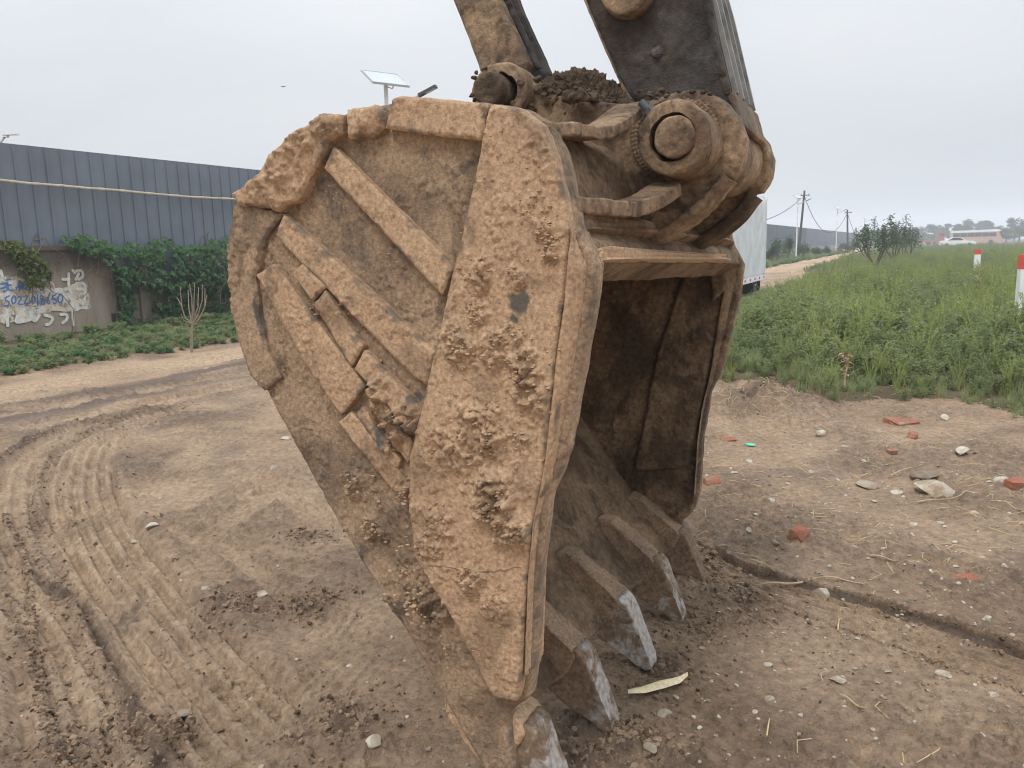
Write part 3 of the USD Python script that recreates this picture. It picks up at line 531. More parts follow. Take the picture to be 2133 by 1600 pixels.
# rim strips along the back edge
part_px('rim_strip', [(833, 211), (851, 204), (1031, 220), (1017, 297), (900, 284), (817, 271)], -.034, .01, label='straight wear strip along the top edge', bevel=.007, rough=.002)
part_px('rim_strip', [(734, 232), (790, 221), (806, 238), (812, 272), (788, 290), (736, 291)], -.03, .01, label='short block of mud-covered wear strip', rough=.008)
part_px('rim_strip', [(728, 238), (690, 244), (642, 270), (598, 304), (562, 356), (502, 408), (512, 428), (562, 436), (598, 444), (640, 414), (662, 372), (700, 302), (727, 286)], -.036, .01, label='curved wear strip under thick crumbly mud', rough=.014, amp=1.5, bevel=.01, seed=2)
part_px('rim_strip', [(500, 410), (560, 436), (598, 446), (560, 500), (540, 580), (548, 660), (566, 730), (594, 786), (556, 812), (524, 770), (505, 712), (489, 640), (482, 560), (486, 480)], -.018, .01, mat=MUDB, label='worn strip along the heel of the bucket', rough=.006, bevel=.007, amp=1.5, seed=4)
# slanting wear bars
BARS = [[(687, 352), (707, 307), (957, 556), (931, 615)], [(587, 493), (604, 446), (918, 732), (899, 800), (865, 775)], [(621, 570), (642, 550), (693, 596), (664, 627)],
        [(666, 634), (690, 604), (768, 720), (744, 762)], [(750, 767), (770, 728), (893, 852), (880, 906)], [(548, 572), (584, 549), (772, 803), (721, 862), (640, 745)],
        [(768, 810), (795, 798), (870, 925), (858, 962), (832, 930)], [(713, 878), (740, 856), (868, 1010), (852, 1034), (820, 1012)], [(748, 862), (764, 846), (842, 955), (832, 975)]]
for i, b in enumerate(BARS):
    part_px('wear_bar', b, -.026 if i < 6 else -.02, .01, bevel=.004, rough=.0012 if i < 6 else .005, amp=.8, seed=i % 3, res=.0048)
part_px('weld_seam', [(880, 1150), (1000, 1175), (1105, 1165), (1104, 1178), (1000, 1190), (886, 1166)], -.036, .01, bevel=.01, rough=.01)
# inside of the far plate: liner, gusset and seams
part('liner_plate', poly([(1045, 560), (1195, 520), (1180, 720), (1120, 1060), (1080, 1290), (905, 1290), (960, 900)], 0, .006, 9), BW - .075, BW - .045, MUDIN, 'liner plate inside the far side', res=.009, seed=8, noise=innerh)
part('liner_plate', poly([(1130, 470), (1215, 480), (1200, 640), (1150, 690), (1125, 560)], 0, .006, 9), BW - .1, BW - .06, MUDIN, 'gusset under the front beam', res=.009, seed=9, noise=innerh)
# lip and teeth. Profiles measured on the middle tooth, used for all five
TN = .82
def wedge(prof, w, tc, taper=(1, 1), name='', amp=.003, seed=0, bev=.02, res=.011):
    g = sg.Polygon(prof).buffer(0).buffer(-bev).buffer(bev * .9)
    if g.geom_type != 'Polygon': g = max(g.geoms, key=lambda a: a.area)
    import manifold3d as m3
    r = np.array(sg.Polygon(g.exterior).exterior.coords)[:-1]
    cs = m3.CrossSection([r if sg.LinearRing(r).is_ccw else r[::-1]])
    M = m3.Manifold.extrude(cs, w).refine_to_length(res).to_mesh()
    m = trimesh.Trimesh(M.vert_properties[:, :3], M.tri_verts, process=True)
    trimesh.smoothing.filter_taubin(m, iterations=14); v = m.vertices.copy()
    d = np.array(taper[2]) if len(taper) > 2 else np.array([1., 0]); 
    pr = v[:, :2] @ d; k = (pr - pr.min()) / (np.ptp(pr) + 1e-9); sc = taper[0] + (taper[1] - taper[0]) * k
    tz = (v[:, 2] - w / 2) * sc
    nz = amp * (meshkit.fbm(v * 26 + seed * 7.7, 4, seed) - .5) * 2
    v2 = X(v[:, 0], v[:, 1], tc + tz); out = trimesh.Trimesh(v2, m.faces, process=False)
    out.vertices = out.vertices + out.vertex_normals * nz[:, None]
    if out.volume < 0: out.invert()
    return out
TIP = uvs([(1222, 1307), (1247, 1268), (1288, 1243), (1306, 1262), (1328, 1318), (1352, 1380), (1356, 1402), (1340, 1406), (1300, 1374), (1258, 1342)], TN)
ADP = uvs([(1148, 1158), (1160, 1148), (1190, 1158), (1232, 1198), (1285, 1246), (1294, 1258), (1275, 1290), (1232, 1322), (1206, 1308), (1160, 1248)], TN)
DIR = uv(1350, 1400, TN) - uv(1200, 1200, TN); DIR /= np.linalg.norm(DIR)
TT = [.075, .47, .87, 1.27, BW - .075]
dxs = [(.022, -.02), (0, -.008), (0, 0), (.005, .006), (0, -.006)]
for i, t in enumerate(TT):
    o2 = np.array(dxs[i])
    tag(obj('adapter', loc(wedge(ADP + o2, .115, t, (.8, 1.02, DIR), amp=.009, seed=i)), MUDB if 0 < i else MUD, BK, True), None)
    tw = wedge(TIP + o2, .1, t, (1.05, .66, DIR), amp=.003, seed=9 + i); nrm_ = tw.vertex_normals; k_ = (tw.vertices - X(*TIP.mean(0), t)) @ (DIR[0] * UV + DIR[1] * VV) / .12; cov = .09 * ss(0., 1., -(nrm_ @ WV)) - .035 * ss(0., 1., nrm_ @ UV) + .13 * ss(.5, -.6, k_) - .015 + .3 * (meshkit.fbm(tw.vertices * 20, 4, i) - .5) + [0, .02, -.11, .02, .2][i]
    tag(obj('tooth', loc(tw), TOOTH, BK, True, {'mudcover': cov}), ['nearest tooth, cut by the frame', None, 'shiny clean middle tooth', None, 'far corner tooth in shade'][i])
for i, t in enumerate(TT):
    c = (ADP[6] + ADP[8]) / 2 - DIR * .035 + np.array(dxs[i]); a = X(c[0], c[1], t - .068); b = X(c[0], c[1], t - .03)
    obj('retaining_pin', loc(cat(cyl(a, b, .013, 14), cyl(a + WV * .004, b, .019, 14))), RUST, BK)
# stuck clods of mud on the near side
import itertools
cl, pp = [], []
NP_ = NEARP.buffer(-.03)
for k in range(1250):
    if k < 900:
        c, r, hh = CL[rng.integers(len(CL))]; a, b = rng.normal(0, .6, 2) * r; p = c + np.array([a, b]); s = rng.uniform(.0025, .0085)
    else:
        p = uv(rng.uniform(500, 1180), rng.uniform(230, 1380)); s = rng.uniform(.0018, .005)
    if NP_.contains(sg.Point(p)): pp.append((*p, s))
pp = np.array(pp); ph = mudh(pp[:, 0], pp[:, 1])[0]; e0, e1 = uv(1020, 290), uv(890, 850)
on = pp[:, 0] > e0[0] + (e1[0] - e0[0]) * (pp[:, 1] - e0[1]) / (e1[1] - e0[1]); RKS = [rock(k, .5, 2, .8) for k in range(24)]
for k, m in enumerate(RKS): m.vertices = m.vertices * (1 + .9 * (meshkit.fbm(m.vertices * 2.3 + k * 3, 4, k) - .5))[:, None]
for k, (u_, v_, s) in enumerate(pp):
    m = RKS[k % 24].copy(); m.vertices = X(u_, v_, -ph[k] - (.034 if on[k] else .008)) + (m.vertices * s) @ rotz(rng.uniform(0, 6)).T; cl.append(m)
tag(obj('mud_clods', loc(cat(cl)), MUD, BK, True), 'small clods of mud stuck to the side plate', kind='stuff')

# ears, pins and collars
TE = .60
def circ(cx, cy, r, a0, a1, n=14): return [(cx + r * math.cos(math.radians(a)), cy + r * math.sin(math.radians(a))) for a in np.linspace(a0, a1, n)]
EARPX = [(985, 330)] + circ(1045, 194, 66, 165, 310) + [(1135, 192), (1215, 206), (1290, 215), (1352, 207)] + circ(1440, 298, 112, -105, 40) + [(1507, 374), (1468, 422), (1405, 472), (1350, 506), (1250, 560), (1120, 480)]
EAR = poly(EARPX, TE, .003, 2)
part('ear_plate', EAR, TE, TE + .06, RUST, 'near hinge ear welded to the top of the bucket', res=.008, amp=.9, seed=3)
part('ear_plate', EAR, TE + .475, TE + .535, RUST, 'far hinge ear behind the arm', res=.01, amp=.9, seed=5)
def disc(px, py, t, rpx, t0, t1, mat, name, label=None, hole=0, amp=.002, parent=EXC, bev=.01, n=48, seed=0):
    """a ring or pin whose outer face is centred on a pixel at depth t"""
    c = uv(px, py, t); r = np.linalg.norm(uv(px + rpx, py, t) - c)
    rad = np.concatenate([np.linspace(hole * r if hole else .001, r - bev, 8), r - bev * (1 - np.sin(np.linspace(.3, 1, 4) * np.pi / 2)), np.full(6, r)])
    tz = np.concatenate([np.full(8, t0), t0 + bev * (1 - np.cos(np.linspace(.3, 1, 4) * np.pi / 2)), np.linspace(t0 + bev * 1.5, t1, 6)])
    if hole: rad = np.r_[[hole * r, hole * r], rad]; tz = np.r_[[t0 + .04, t0 + .006], tz]
    th = np.linspace(0, 2 * np.pi, n, endpoint=False)
    R_, A_ = np.meshgrid(rad, th, indexing='ij'); T_ = np.repeat(tz[:, None], n, 1)
    nz = fbm(R_ * np.cos(A_) * 30 + seed, R_ * np.sin(A_) * 30 + T_ * 40, 4, 401) * amp
    g = X(c[0] + (R_ + nz) * np.cos(A_), c[1] + (R_ + nz) * np.sin(A_), T_ - nz * 1.2)
    ix = np.arange(R_.size).reshape(R_.shape); ix = np.hstack([ix, ix[:, :1]])
    q = np.stack([ix[:-1, :-1], ix[1:, :-1], ix[1:, 1:], ix[:-1, 1:]], -1).reshape(-1, 4)
    o = obj(name, loc(trimesh.Trimesh(g.reshape(-1, 3), np.vstack([q[:, [0, 1, 2]], q[:, [0, 2, 3]]]), process=False)), mat, parent, 45)
    return tag(o, label) if label else o
disc(1400, 286, .43, 77, .43, TE + .01, RUST, 'pin_collar', 'round collar on the near ear', .65, .004, BK)
disc(1403, 285, .416, 43, .416, .7, RUST, 'bucket_pin', 'big greasy pin joining bucket and arm', 0, .003, BK, .008, seed=3)
disc(1045, 190, .545, 52, .545, TE + .01, RUST, 'pin_collar', 'muddy collar of the link pin', .62, .007, BK, seed=5)
disc(1015, 184, .49, 31, .49, .7, MUDDK, 'link_pin', 'link pin plastered with mud', 0, .006, BK, .012, seed=7)
# flanges along the near ear
def flange(px, t0, t1, thick, mat, name, label=None, amp=.004, tf=None, ripple=0.0):
    p = np.array([uv(*q, tf if tf is not None else t0) for q in px]); l = sg.LineString(p); n = max(int(l.length / .008), 20)
    c = np.array([l.interpolate(s, True).coords[0] for s in np.linspace(0, 1, n)])
    for _ in range(14): c[1:-1] = .25 * c[:-2] + .5 * c[1:-1] + .25 * c[2:]
    tn = np.gradient(c, axis=0); tn /= np.linalg.norm(tn, axis=1, keepdims=True); nn = np.stack([-tn[:, 1], tn[:, 0]], 1)
    k = 22; aa = np.linspace(0, 2 * np.pi, k, endpoint=False); ca, sa = np.cos(aa), np.sin(aa)
    e = lambda x: np.sign(x) * np.abs(x) ** .45
    rows = []
    for i in range(n):
        z = fbm(np.full(k, i * .09), aa * .8, 3, 411) * amp + ripple * math.sin(i * .008 / .011 * 2 * math.pi / 1.0)
        q = c[i] + nn[i] * (e(sa) * thick / 2 * (1 + 0) + z)[:, None]; rows.append(X(q[:, 0], q[:, 1], (t0 + t1) / 2 - e(ca) * (t1 - t0) / 2 + z))
    g = np.stack(rows); ix = np.arange(n * k).reshape(n, k); ix = np.hstack([ix, ix[:, :1]])
    q = np.stack([ix[:-1, :-1], ix[:-1, 1:], ix[1:, 1:], ix[1:, :-1]], -1).reshape(-1, 4)
    Vv = np.vstack([g.reshape(-1, 3), g[0].mean(0), g[-1].mean(0)]); F = [[q_[0], q_[1], q_[2]] for q_ in q] + [[q_[0], q_[2], q_[3]] for q_ in q]
    F += [[n * k, (j + 1) % k, j] for j in range(k)] + [[n * k + 1, (n - 1) * k + j, (n - 1) * k + (j + 1) % k] for j in range(k)]
    o = obj(name, loc(trimesh.Trimesh(Vv, F, process=False)), mat, BK, 50)
    return tag(o, label) if label else o
def shelf(pts, thick, depth, mat, label, amp=.005, name='ear_flange'):
    """a thick plate edge running from the side plate across to the ear; pts are pixels with their own depth"""
    p = np.array([X(*uv(x, y, t), t) for x, y, t in pts]); l = np.r_[0, np.cumsum(np.linalg.norm(np.diff(p, axis=0), axis=1))]; n = int(l[-1] / .006); q = np.stack([np.interp(np.linspace(0, l[-1], n), l, p[:, k]) for k in range(3)], 1)
    for _ in range(40): q[1:-1] = .25 * q[:-2] + .5 * q[1:-1] + .25 * q[2:]
    tn = np.gradient(q, axis=0); tn /= np.linalg.norm(tn, axis=1, keepdims=True); bk = -UV - tn * (tn @ -UV)[:, None]; bk /= np.linalg.norm(bk, axis=1, keepdims=True); up = np.cross(tn, bk); k = 28; aa = np.linspace(0, 2 * np.pi, k, endpoint=False); e = lambda x: np.sign(x) * np.abs(x) ** .22
    N_, A_ = np.meshgrid(np.arange(n) * .006, aa, indexing='ij'); nz = amp * fbm(N_ * 14, np.cos(A_) * 1.3 + np.sin(A_) * .7, 4, 415)
    g = q[:, None, :] + up[:, None, :] * (e(np.sin(A_)) * thick / 2 + nz)[..., None] + bk[:, None, :] * (depth / 2 - .01 - e(np.cos(A_)) * depth / 2 - nz)[..., None]
    ix = np.arange(n * k).reshape(n, k); ix = np.hstack([ix, ix[:, :1]]); f = np.stack([ix[:-1, :-1], ix[:-1, 1:], ix[1:, 1:], ix[1:, :-1]], -1).reshape(-1, 4)
    Vv = np.vstack([g.reshape(-1, 3), g[0].mean(0), g[-1].mean(0)]); F = np.vstack([f[:, :3], f[:, [0, 2, 3]], [[n * k, (j + 1) % k, j] for j in range(k)], [[n * k + 1, (n - 1) * k + j, (n - 1) * k + (j + 1) % k] for j in range(k)]])
    m = trimesh.Trimesh(Vv, F, process=False); m.fix_normals(); tag(obj(name, loc(m), mat, BK, 50), label)
shelf([(1140, 268, .0), (1200, 271, .14), (1240, 277, .25), (1272, 277, .33), (1308, 255, .42), (1342, 226, .5)], .03, .10, RUST, 'upper shelf running from the side plate to the near ear')
shelf([(1196, 424, .02), (1260, 434, .15), (1325, 437, .28), (1375, 420, .40), (1412, 395, .5)], .038, .09, RUST, 'lower shelf running from the side plate to the near ear')
flange([(1512, 368), (1470, 420), (1408, 470), (1352, 503), (1300, 522)], TE - .035, TE + .07, .036, RUST, 'ear_flange', 'curved weld-ribbed edge under the near ear', ripple=.0012)
flange([(1508, 380), (1470, 432), (1410, 478), (1350, 510), (1310, 520)], TE + .44, TE + .555, .045, MUDDK, 'ear_flange', 'edge under the far ear', tf=TE)
flange([(1180, 446), (1200, 480)], .05, BW - .05, .05, RUST, 'front_beam', 'banded front beam between the side plates', amp=.02, tf=0.0)
flange([(1222, 520), (1236, 545)], .05, BW - .3, .034, MUD, 'front_beam', 'lower lip of the front beam', amp=.014, tf=0.0)
bolt = loc(cat(cyl(X(*uv(1362, 240, .45), .45), X(*uv(1335, 213, .45), .45), .011, 12), cyl(X(*uv(1362, 240, .45), .45), X(*uv(1351, 229, .45), .45), .017, 6)))
tag(obj('bolt', bolt, DARKM, BK), 'black bolt standing up beside the collar')
def bead(px, t, name='weld_bead', parent=BK, r=.007, mat=RUST):
    p = np.array([uv(*q, t) for q in px]); l = sg.LineString(p); n = int(l.length / .004); c = np.array([l.interpolate(k, normalized=True).coords[0] for k in np.linspace(0, 1, n)])
    for _ in range(10): c[1:-1] = .25 * c[:-2] + .5 * c[1:-1] + .25 * c[2:]
    return obj(name, loc(tube(X(c[:, 0], c[:, 1], np.full(n, t)), r * (1 + .28 * np.sin(np.arange(n) * 2.1)), 8)), mat, parent, True)
bead(circ(1408, 289, 84, -80, 250, 40), TE - .004); bead([(1185, -30), (1500, 92)][:0] + [(1466, -30), (1488, 90), (1514, 196)], TA - .016, parent=ARM, mat=ARMP) if False else bead(circ(1408, 289, 90, -60, 200, 30), TE - .002)
# mud heap on top, between the ears
hp = []
for k in range(420):
    px_ = rng.uniform(1105, 1318); base_ = np.interp(px_, [1100, 1130, 1150, 1190, 1225, 1260, 1300, 1320], [215, 178, 162, 158, 182, 190, 212, 232]); py_ = base_ + 8 + 80 * rng.beta(1, 1.6)
    t = rng.uniform(TE - .05, TE + .5); s = .006 + .022 * rng.random() ** 2; c = uv(px_, py_, TE + .05)
    m = rock(k + 900, .8, 2, .8); v = m.vertices; v *= (1 + 1.0 * (meshkit.fbm(v * 2.2 + k, 4, k) - .5) + .6 * np.abs(meshkit.fbm(v * 5 + k, 2, k) - .5))[:, None]
    R = rotz(rng.uniform(0, 6)) @ rotx(rng.uniform(0, 6)); m.vertices = X(c[0], c[1] - .03 * abs(t - TE - .15), t) + (v * s) @ R.T; hp.append(m)
for px_, py_, r_ in [(1150, 205, .09), (1195, 205, .11), (1240, 225, .10), (1285, 245, .08)]:
    for t in (TE + .1, TE + .26): 
        c = uv(px_, py_, TE + .05); m = trimesh.creation.icosphere(subdivisions=5); v = m.vertices; v *= (1 + .4 * (meshkit.fbm(v * 3 + px_, 4, 5) - .5) + .5 * np.abs(meshkit.fbm(v * 8 + px_, 3, 6) - .5) + .2 * (meshkit.fbm(v * 22 + px_, 2, 8) - .5))[:, None]
        m.vertices = X(c[0], c[1], t) + v * r_ * .8; hp.append(m)
tag(obj('mud_heap', loc(cat(hp)), MUDDK, BK, True), 'crumbly wet mud heaped between the hinge ears', kind='stuff')
hp = []
for k in range(60):
    a = rng.uniform(0, 6.28); r = rng.uniform(40, 57); c = uv(1045 + r * math.cos(a), 190 + r * math.sin(a), .57); s = rng.uniform(.006, .016)
    if 190 + r * math.sin(a) > 225: continue
    m = rock(k + 1200, .7, 2, .8); m.vertices = X(c[0], c[1], rng.uniform(.54, .62)) + (m.vertices * s) @ rotz(a).T; hp.append(m)
for k in range(60):
    p = [(1340 + k % 4 * 8, 216), (1475, 183)]; c = uv(1330 + 150 * rng.random(), 0 + 206 - 20 * rng.random(), TE); s = rng.uniform(.005, .012)
    m = rock(k + 1300, .7, 2, .8); m.vertices = X(c[0], c[1], rng.uniform(TE, TE + .05)) + m.vertices * s; hp.append(m)
tag(obj('mud_clods', loc(cat(hp)), MUDDK, BK, True), 'mud stuck round the hinge ears', kind='stuff')
# the arm
TA, TB = .69, 1.05
def prism(pts, t0, t1, tf, mat, name, label=None, parent=None, amp=.6, res=.012, bevel=.012, rough=.002, seed=0):
    m, at_ = slab(poly(pts, tf, rough, seed, .02), t0, t1, bevel, res, amp, seed)
    if name == 'arm':
        q_ = m.vertices - O; uu, vv = q_ @ UV, q_ @ VV; c0_ = uv(1330, 100, tf); c1_ = uv(1500, 60, tf); w_ = (uu - c0_[0]) / (c1_[0] - c0_[0]) + .35 * (vv - c0_[1]); at_['tan'] = np.clip(.85 - w_ + 1.2 * fbm(uu * 7, vv * 7, 4, 431), 0, 1); at_['dark'] = at_['dark'] * 0
    o = obj(name, loc(m), mat, parent or EXC, True, at_); return tag(o, label) if label else o
ARMTAN = True
ARM = prism([(1310, 208), (1278, 150), (1240, 62), (1210, -10), (1085, -330), (1385, -330), (1472, -20), (1496, 90), (1528, 218), (1470, 260), (1400, 250)], TA, TB, TA, ARMP, 'arm', 'dark greasy arm of the excavator', amp=.9)
prism([(1211, -10), (1203, -10), (1078, -330), (1095, -330), (1222, 4), (1288, 158), (1318, 208), (1306, 208)], TA - .012, TA + .02, TA, RUST, 'edge_strip', 'chipped pale edge of the arm', ARM, .5)
prism([(1455, -40), (1474, -40), (1498, 88), (1524, 196), (1508, 198), (1478, 80)], TA - .014, TA + .02, TA, ARMP, 'edge_strip', 'seam strip down the arm', ARM, .5)
for k in range(4):
    t = TA + .03 + k * .092
    a, b, c2 = uv(1522, 192, TA), uv(1472, -20, TA), uv(1385, -330, TA)
    nrm = np.array([-(b - a)[1], (b - a)[0]]); nrm = nrm / np.linalg.norm(nrm); nrm = nrm if nrm[0] > 0 else -nrm
    pts = [a, b, c2]; q = np.vstack([np.array(pts), np.array(pts[::-1]) + nrm * .014]); g = sg.Polygon(q).buffer(0)
    m, at_ = slab(g, t, t + .02, .004, .012, .2, k); tag(obj('guard_bar', loc(m), WORN, ARM, 40), None)
prism([(1512, 190), (1529, 190), (1538, 224), (1548, 262), (1536, 266), (1524, 226)], TA - .012, TB + .02, TA - .01, RUST, 'nose_plate', 'angled wear plate at the foot of the arm', ARM, .7)
disc(1300, -28, TA - .06, 53, TA - .06, TA + .02, RUST, 'link_boss', 'round boss on the side of the arm', 0, .004, ARM, .012)
disc(1368, 108, TA - .014, 11, TA - .014, TA + .02, ARMP, 'grease_plug', None, 0, .006, ARM, .008)
c0 = uv(1440, 300, TE); rb = np.linalg.norm(uv(1440 + 88, 300, TE) - c0)
th = np.linspace(0, 2 * np.pi, 64, endpoint=False); ts = np.linspace(TE + .062, TE + .473, 40); Tg, Ag = np.meshgrid(ts, th, indexing='ij')
rg = rb + .003 * fbm(Tg * 14, np.cos(Ag) * 3 + np.sin(Ag) * 5, 4, 421); g = X(c0[0] + rg * np.cos(Ag), c0[1] + rg * np.sin(Ag), Tg)
ix = np.arange(Tg.size).reshape(Tg.shape); ix = np.hstack([ix, ix[:, :1]]); q = np.stack([ix[:-1, :-1], ix[1:, :-1], ix[1:, 1:], ix[:-1, 1:]], -1).reshape(-1, 4)
tag(obj('arm_boss', loc(trimesh.Trimesh(g.reshape(-1, 3), np.vstack([q[:, [0, 1, 2]], q[:, [0, 2, 3]]]), process=False)), RUST, ARM, True), 'round hub of the arm between the ears')
# the link
LT = .69
LK = prism([(940, -4), (1036, -4), (1066, 60), (1096, 128), (1080, 190), (1010, 190), (994, 136), (966, 60)][:] + [], LT, LT + .05, LT, RUST, 'link', 'brown link running up from the small pin', amp=.9)
prism([(940, -4), (860, -210), (960, -210), (1036, -4)], LT, LT + .05, LT, RUST, 'link_plate', None, LK, .8)
prism([(1000, -4), (1026, -4), (1090, 130), (1080, 190), (1040, 190), (1060, 130), (915, -210), (940, -210)], LT + .05, LT + .17, LT, ARMP, 'link_web', 'recessed dark web of the link', LK, .5)
prism([(940, -4), (860, -210), (960, -210), (1036, -4), (1066, 60), (1096, 128), (1080, 190), (1010, 190), (994, 136)], LT + .17, LT + .215, LT, ARMP, 'link_plate', 'far plate of the link', LK, .5)
prism([(1024, -4), (948, -210), (962, -210), (1040, -4), (1070, 60), (1100, 128), (1088, 132), (1056, 62)], LT + .085, LT + .105, LT, ARMP, 'link_plate', 'middle rib of the link', LK, .4)

# ------------------------------------------------------------------ boundary wall, sheet fence, bamboo, creeper
def wp(px, py, o=0.0):                                    # the point of a pixel on the vertical plane o metres out from the wall
    d = ray(px, py); k = (A0 @ VN + o - EYE @ VN) / (d @ VN); return EYE + d * k
ZW = wp(0, 513)[2]; ZF = wp(0, 297, -.1)[2]; S1 = along(*wp(245, 650)[:2])
VROT = np.stack([VD, VN, [0, 0, 1]], 1)
def wbox(s0, s1, o0, o1, z0, z1):
    m = trimesh.creation.box((s1 - s0, o1 - o0, z1 - z0)); m.vertices = (m.vertices + [(s0 + s1) / 2, (o0 + o1) / 2, (z0 + z1) / 2]) @ VROT.T + A0; return m
WALL = thing('boundary_wall', 'stained rendered wall with graffiti and creeper along the dirt road', 'wall')
def rough_wall(s0, s1, o0, o1, z0, z1):
    n = max(int((s1 - s0) / .06), 2); ss_ = np.linspace(s0, s1, n); prof = [(o1, z0), (o1, .3), (o1, .6), (o1, .9), (o1, 1.2), (o1, z1 - .09), (o1 + .03, z1 - .085), (o1 + .03, z1), (o0, z1), (o0, z0)]
    g = np.array([[(s, o + .012 * n2(s * 1.5, z * 2, 511) * (o == o1), z + (.02 * n2(s * 2.1, o, 512) if z > 1 else 0)) for o, z in prof] for s in ss_]); k = len(prof)
    ix = np.arange(n * k).reshape(n, k); ix = np.hstack([ix, ix[:, :1]]); q = np.stack([ix[:-1, :-1], ix[:-1, 1:], ix[1:, 1:], ix[1:, :-1]], -1).reshape(-1, 4)
    V_ = g.reshape(-1, 3) @ VROT.T + A0; F = np.vstack([q[:, :3], q[:, [0, 2, 3]]])
    caps = [[0, j, j + 1] for j in range(1, k - 1)] + [[(n-1) * k, (n-1) * k + j + 1, (n-1) * k + j] for j in range(1, k - 1)]
    return trimesh.Trimesh(V_, np.vstack([F, caps]), process=False)
obj('wall_panel', rough_wall(-5, S1, -.24, 0, -.3, ZW), WALLM, WALL)
hq = wp(237, 662); hs = along(*hq[:2])
tag(obj('drain_hole', wbox(hs - .05, hs + .05, -.01, .006, hq[2] - .09, hq[2] + .09), DARKM, WALL), 'dark hole low in the wall')
SB = [S1] + list(np.arange(S1 + 3.2, 120, 3.2))
for a, b in zip(SB, SB[1:]):
    obj('wall_panel', rough_wall(a + .02, b - .02, -.36, -.16, -.3, ZW - .02) if a < 30 else wbox(a + .02, b - .02, -.36, -.16, -.3, ZW - .02), WALLM, WALL)
pil = along(*wp(312, 640)[:2])
for k_, s0 in enumerate([pil] + SB[2:]):
    obj('pilaster', wbox(s0 - .12, s0 + .12, -.38, -.10, -.3, ZW - .005), WALLM, WALL)
FEN = thing('sheet_fence', 'tall blue-grey corrugated sheet fence standing behind the wall', 'fence')
def sheet(s0, w):
    xs, os_ = [], []
    for k in range(3):
        b = s0 + k * w / 3
        xs += [b + .001, b + .018, b + .030, b + .062, b + .074, b + w / 6]; os_ += [0, 0, .022, .022, 0, .003]
    xs.append(s0 + w - .001); os_.append(0); n = len(xs)
    z0, z1 = .9, ZF + .006 * math.sin(s0 * 7)
    V_ = np.array([(x, -.12 + o, z) for z in (z0, z1) for x, o in zip(xs, os_)] + [(x, -.135 + o, z) for z in (z0, z1) for x, o in zip(xs, os_)]) @ VROT.T + A0
    F = []
    for i in range(n - 1):
        F += [[i, i + 1 + n, i + 1], [i, i + n, i + n + 1], [2*n + i, 2*n + i + 1, 3*n + i + 1], [2*n + i, 3*n + i + 1, 3*n + i], [n + i, 3*n + i, 3*n + i + 1], [n + i, 3*n + i + 1, n + i + 1], [i, i + 1, 2*n + i + 1], [i, 2*n + i + 1, 2*n + i]]
    for a in (0, n - 1): F += [[a, a + 2*n, a + 3*n], [a, a + 3*n, a + n]]
    m = trimesh.Trimesh(V_, F, process=False); m.fix_normals(); return m
for s0 in np.arange(-5, 118, .9): obj('sheet', sheet(s0, .9), FENCE, FEN, False)
obj('far_sheets', cat([sheet(s0, 1.8) for s0 in np.arange(118.3, 420, 1.8)]), FENCE, FEN, False); obj('wall_panel', wbox(S1 + 112, 420, -.36, -.16, -.3, ZW - .02), WALLM, WALL)
for z in (ZF - .35, ZF - 1.6): obj('rail', wbox(-5, 118, -.20, -.14, z - .03, z + .03), GREYM, FEN, False)
bp = [wp(px, py, .0) for px, py in [(-150, 368), (0, 375), (60, 382), (130, 387), (180, 392), (240, 396), (310, 403), (390, 410), (450, 413), (520, 416), (640, 424)]]
pl = []; L2 = np.array(bp)
seg = np.array([np.interp(t, np.arange(len(L2)), L2[:, k]) for k in range(3) for t in np.linspace(0, len(L2) - 1, 120)]).reshape(3, -1).T
rb_ = np.array([.024 + .006 * (abs((i % 9) - 4) == 4) for i in range(120)])
tag(obj('bamboo_pole', tube(seg, rb_, 10), BAMBOO), 'long pale bamboo pole lashed across the blue-grey fence', 'pole')
# graffiti: painted strokes, thin on the wall
def ribbon(pts, w, o, mat_n, closed=False):
    p = np.array(pts, float); l = sg.LineString(p); g = l.buffer(w / 2, cap_style='round', join_style='round')
    return g
def strokes_mesh(lines, w, o):                            # lines in pixels
    gs = []
    for ln in lines:
        q = np.array([(along(*wp(*p)[:2]), wp(*p)[2]) for p in ln])
        for _ in range(2):
            if len(q) > 2: q = np.vstack([q[:1], np.stack([.75 * q[:-1] + .25 * q[1:], .25 * q[:-1] + .75 * q[1:]], 1).reshape(-1, 2), q[-1:]])
        gs.append(sg.LineString(q).buffer(w / 2))
    u = shapely.union_all(gs); ms = []
    for g in getattr(u, 'geoms', [u]):
        v, f = trimesh.creation.triangulate_polygon(g, engine='earcut'); m = trimesh.Trimesh(np.stack([v[:, 0], np.full(len(v), o), v[:, 1]], 1) @ VROT.T + A0, f, process=False)
        if m.face_normals.mean(0) @ VN < 0: m.invert()
        ms.append(m)
    return cat(ms)
z7 = lambda l: [[(x / 6.96, 490 + y / 6.96) for x, y in q] for q in l]   # strokes read off an enlargement of the wall
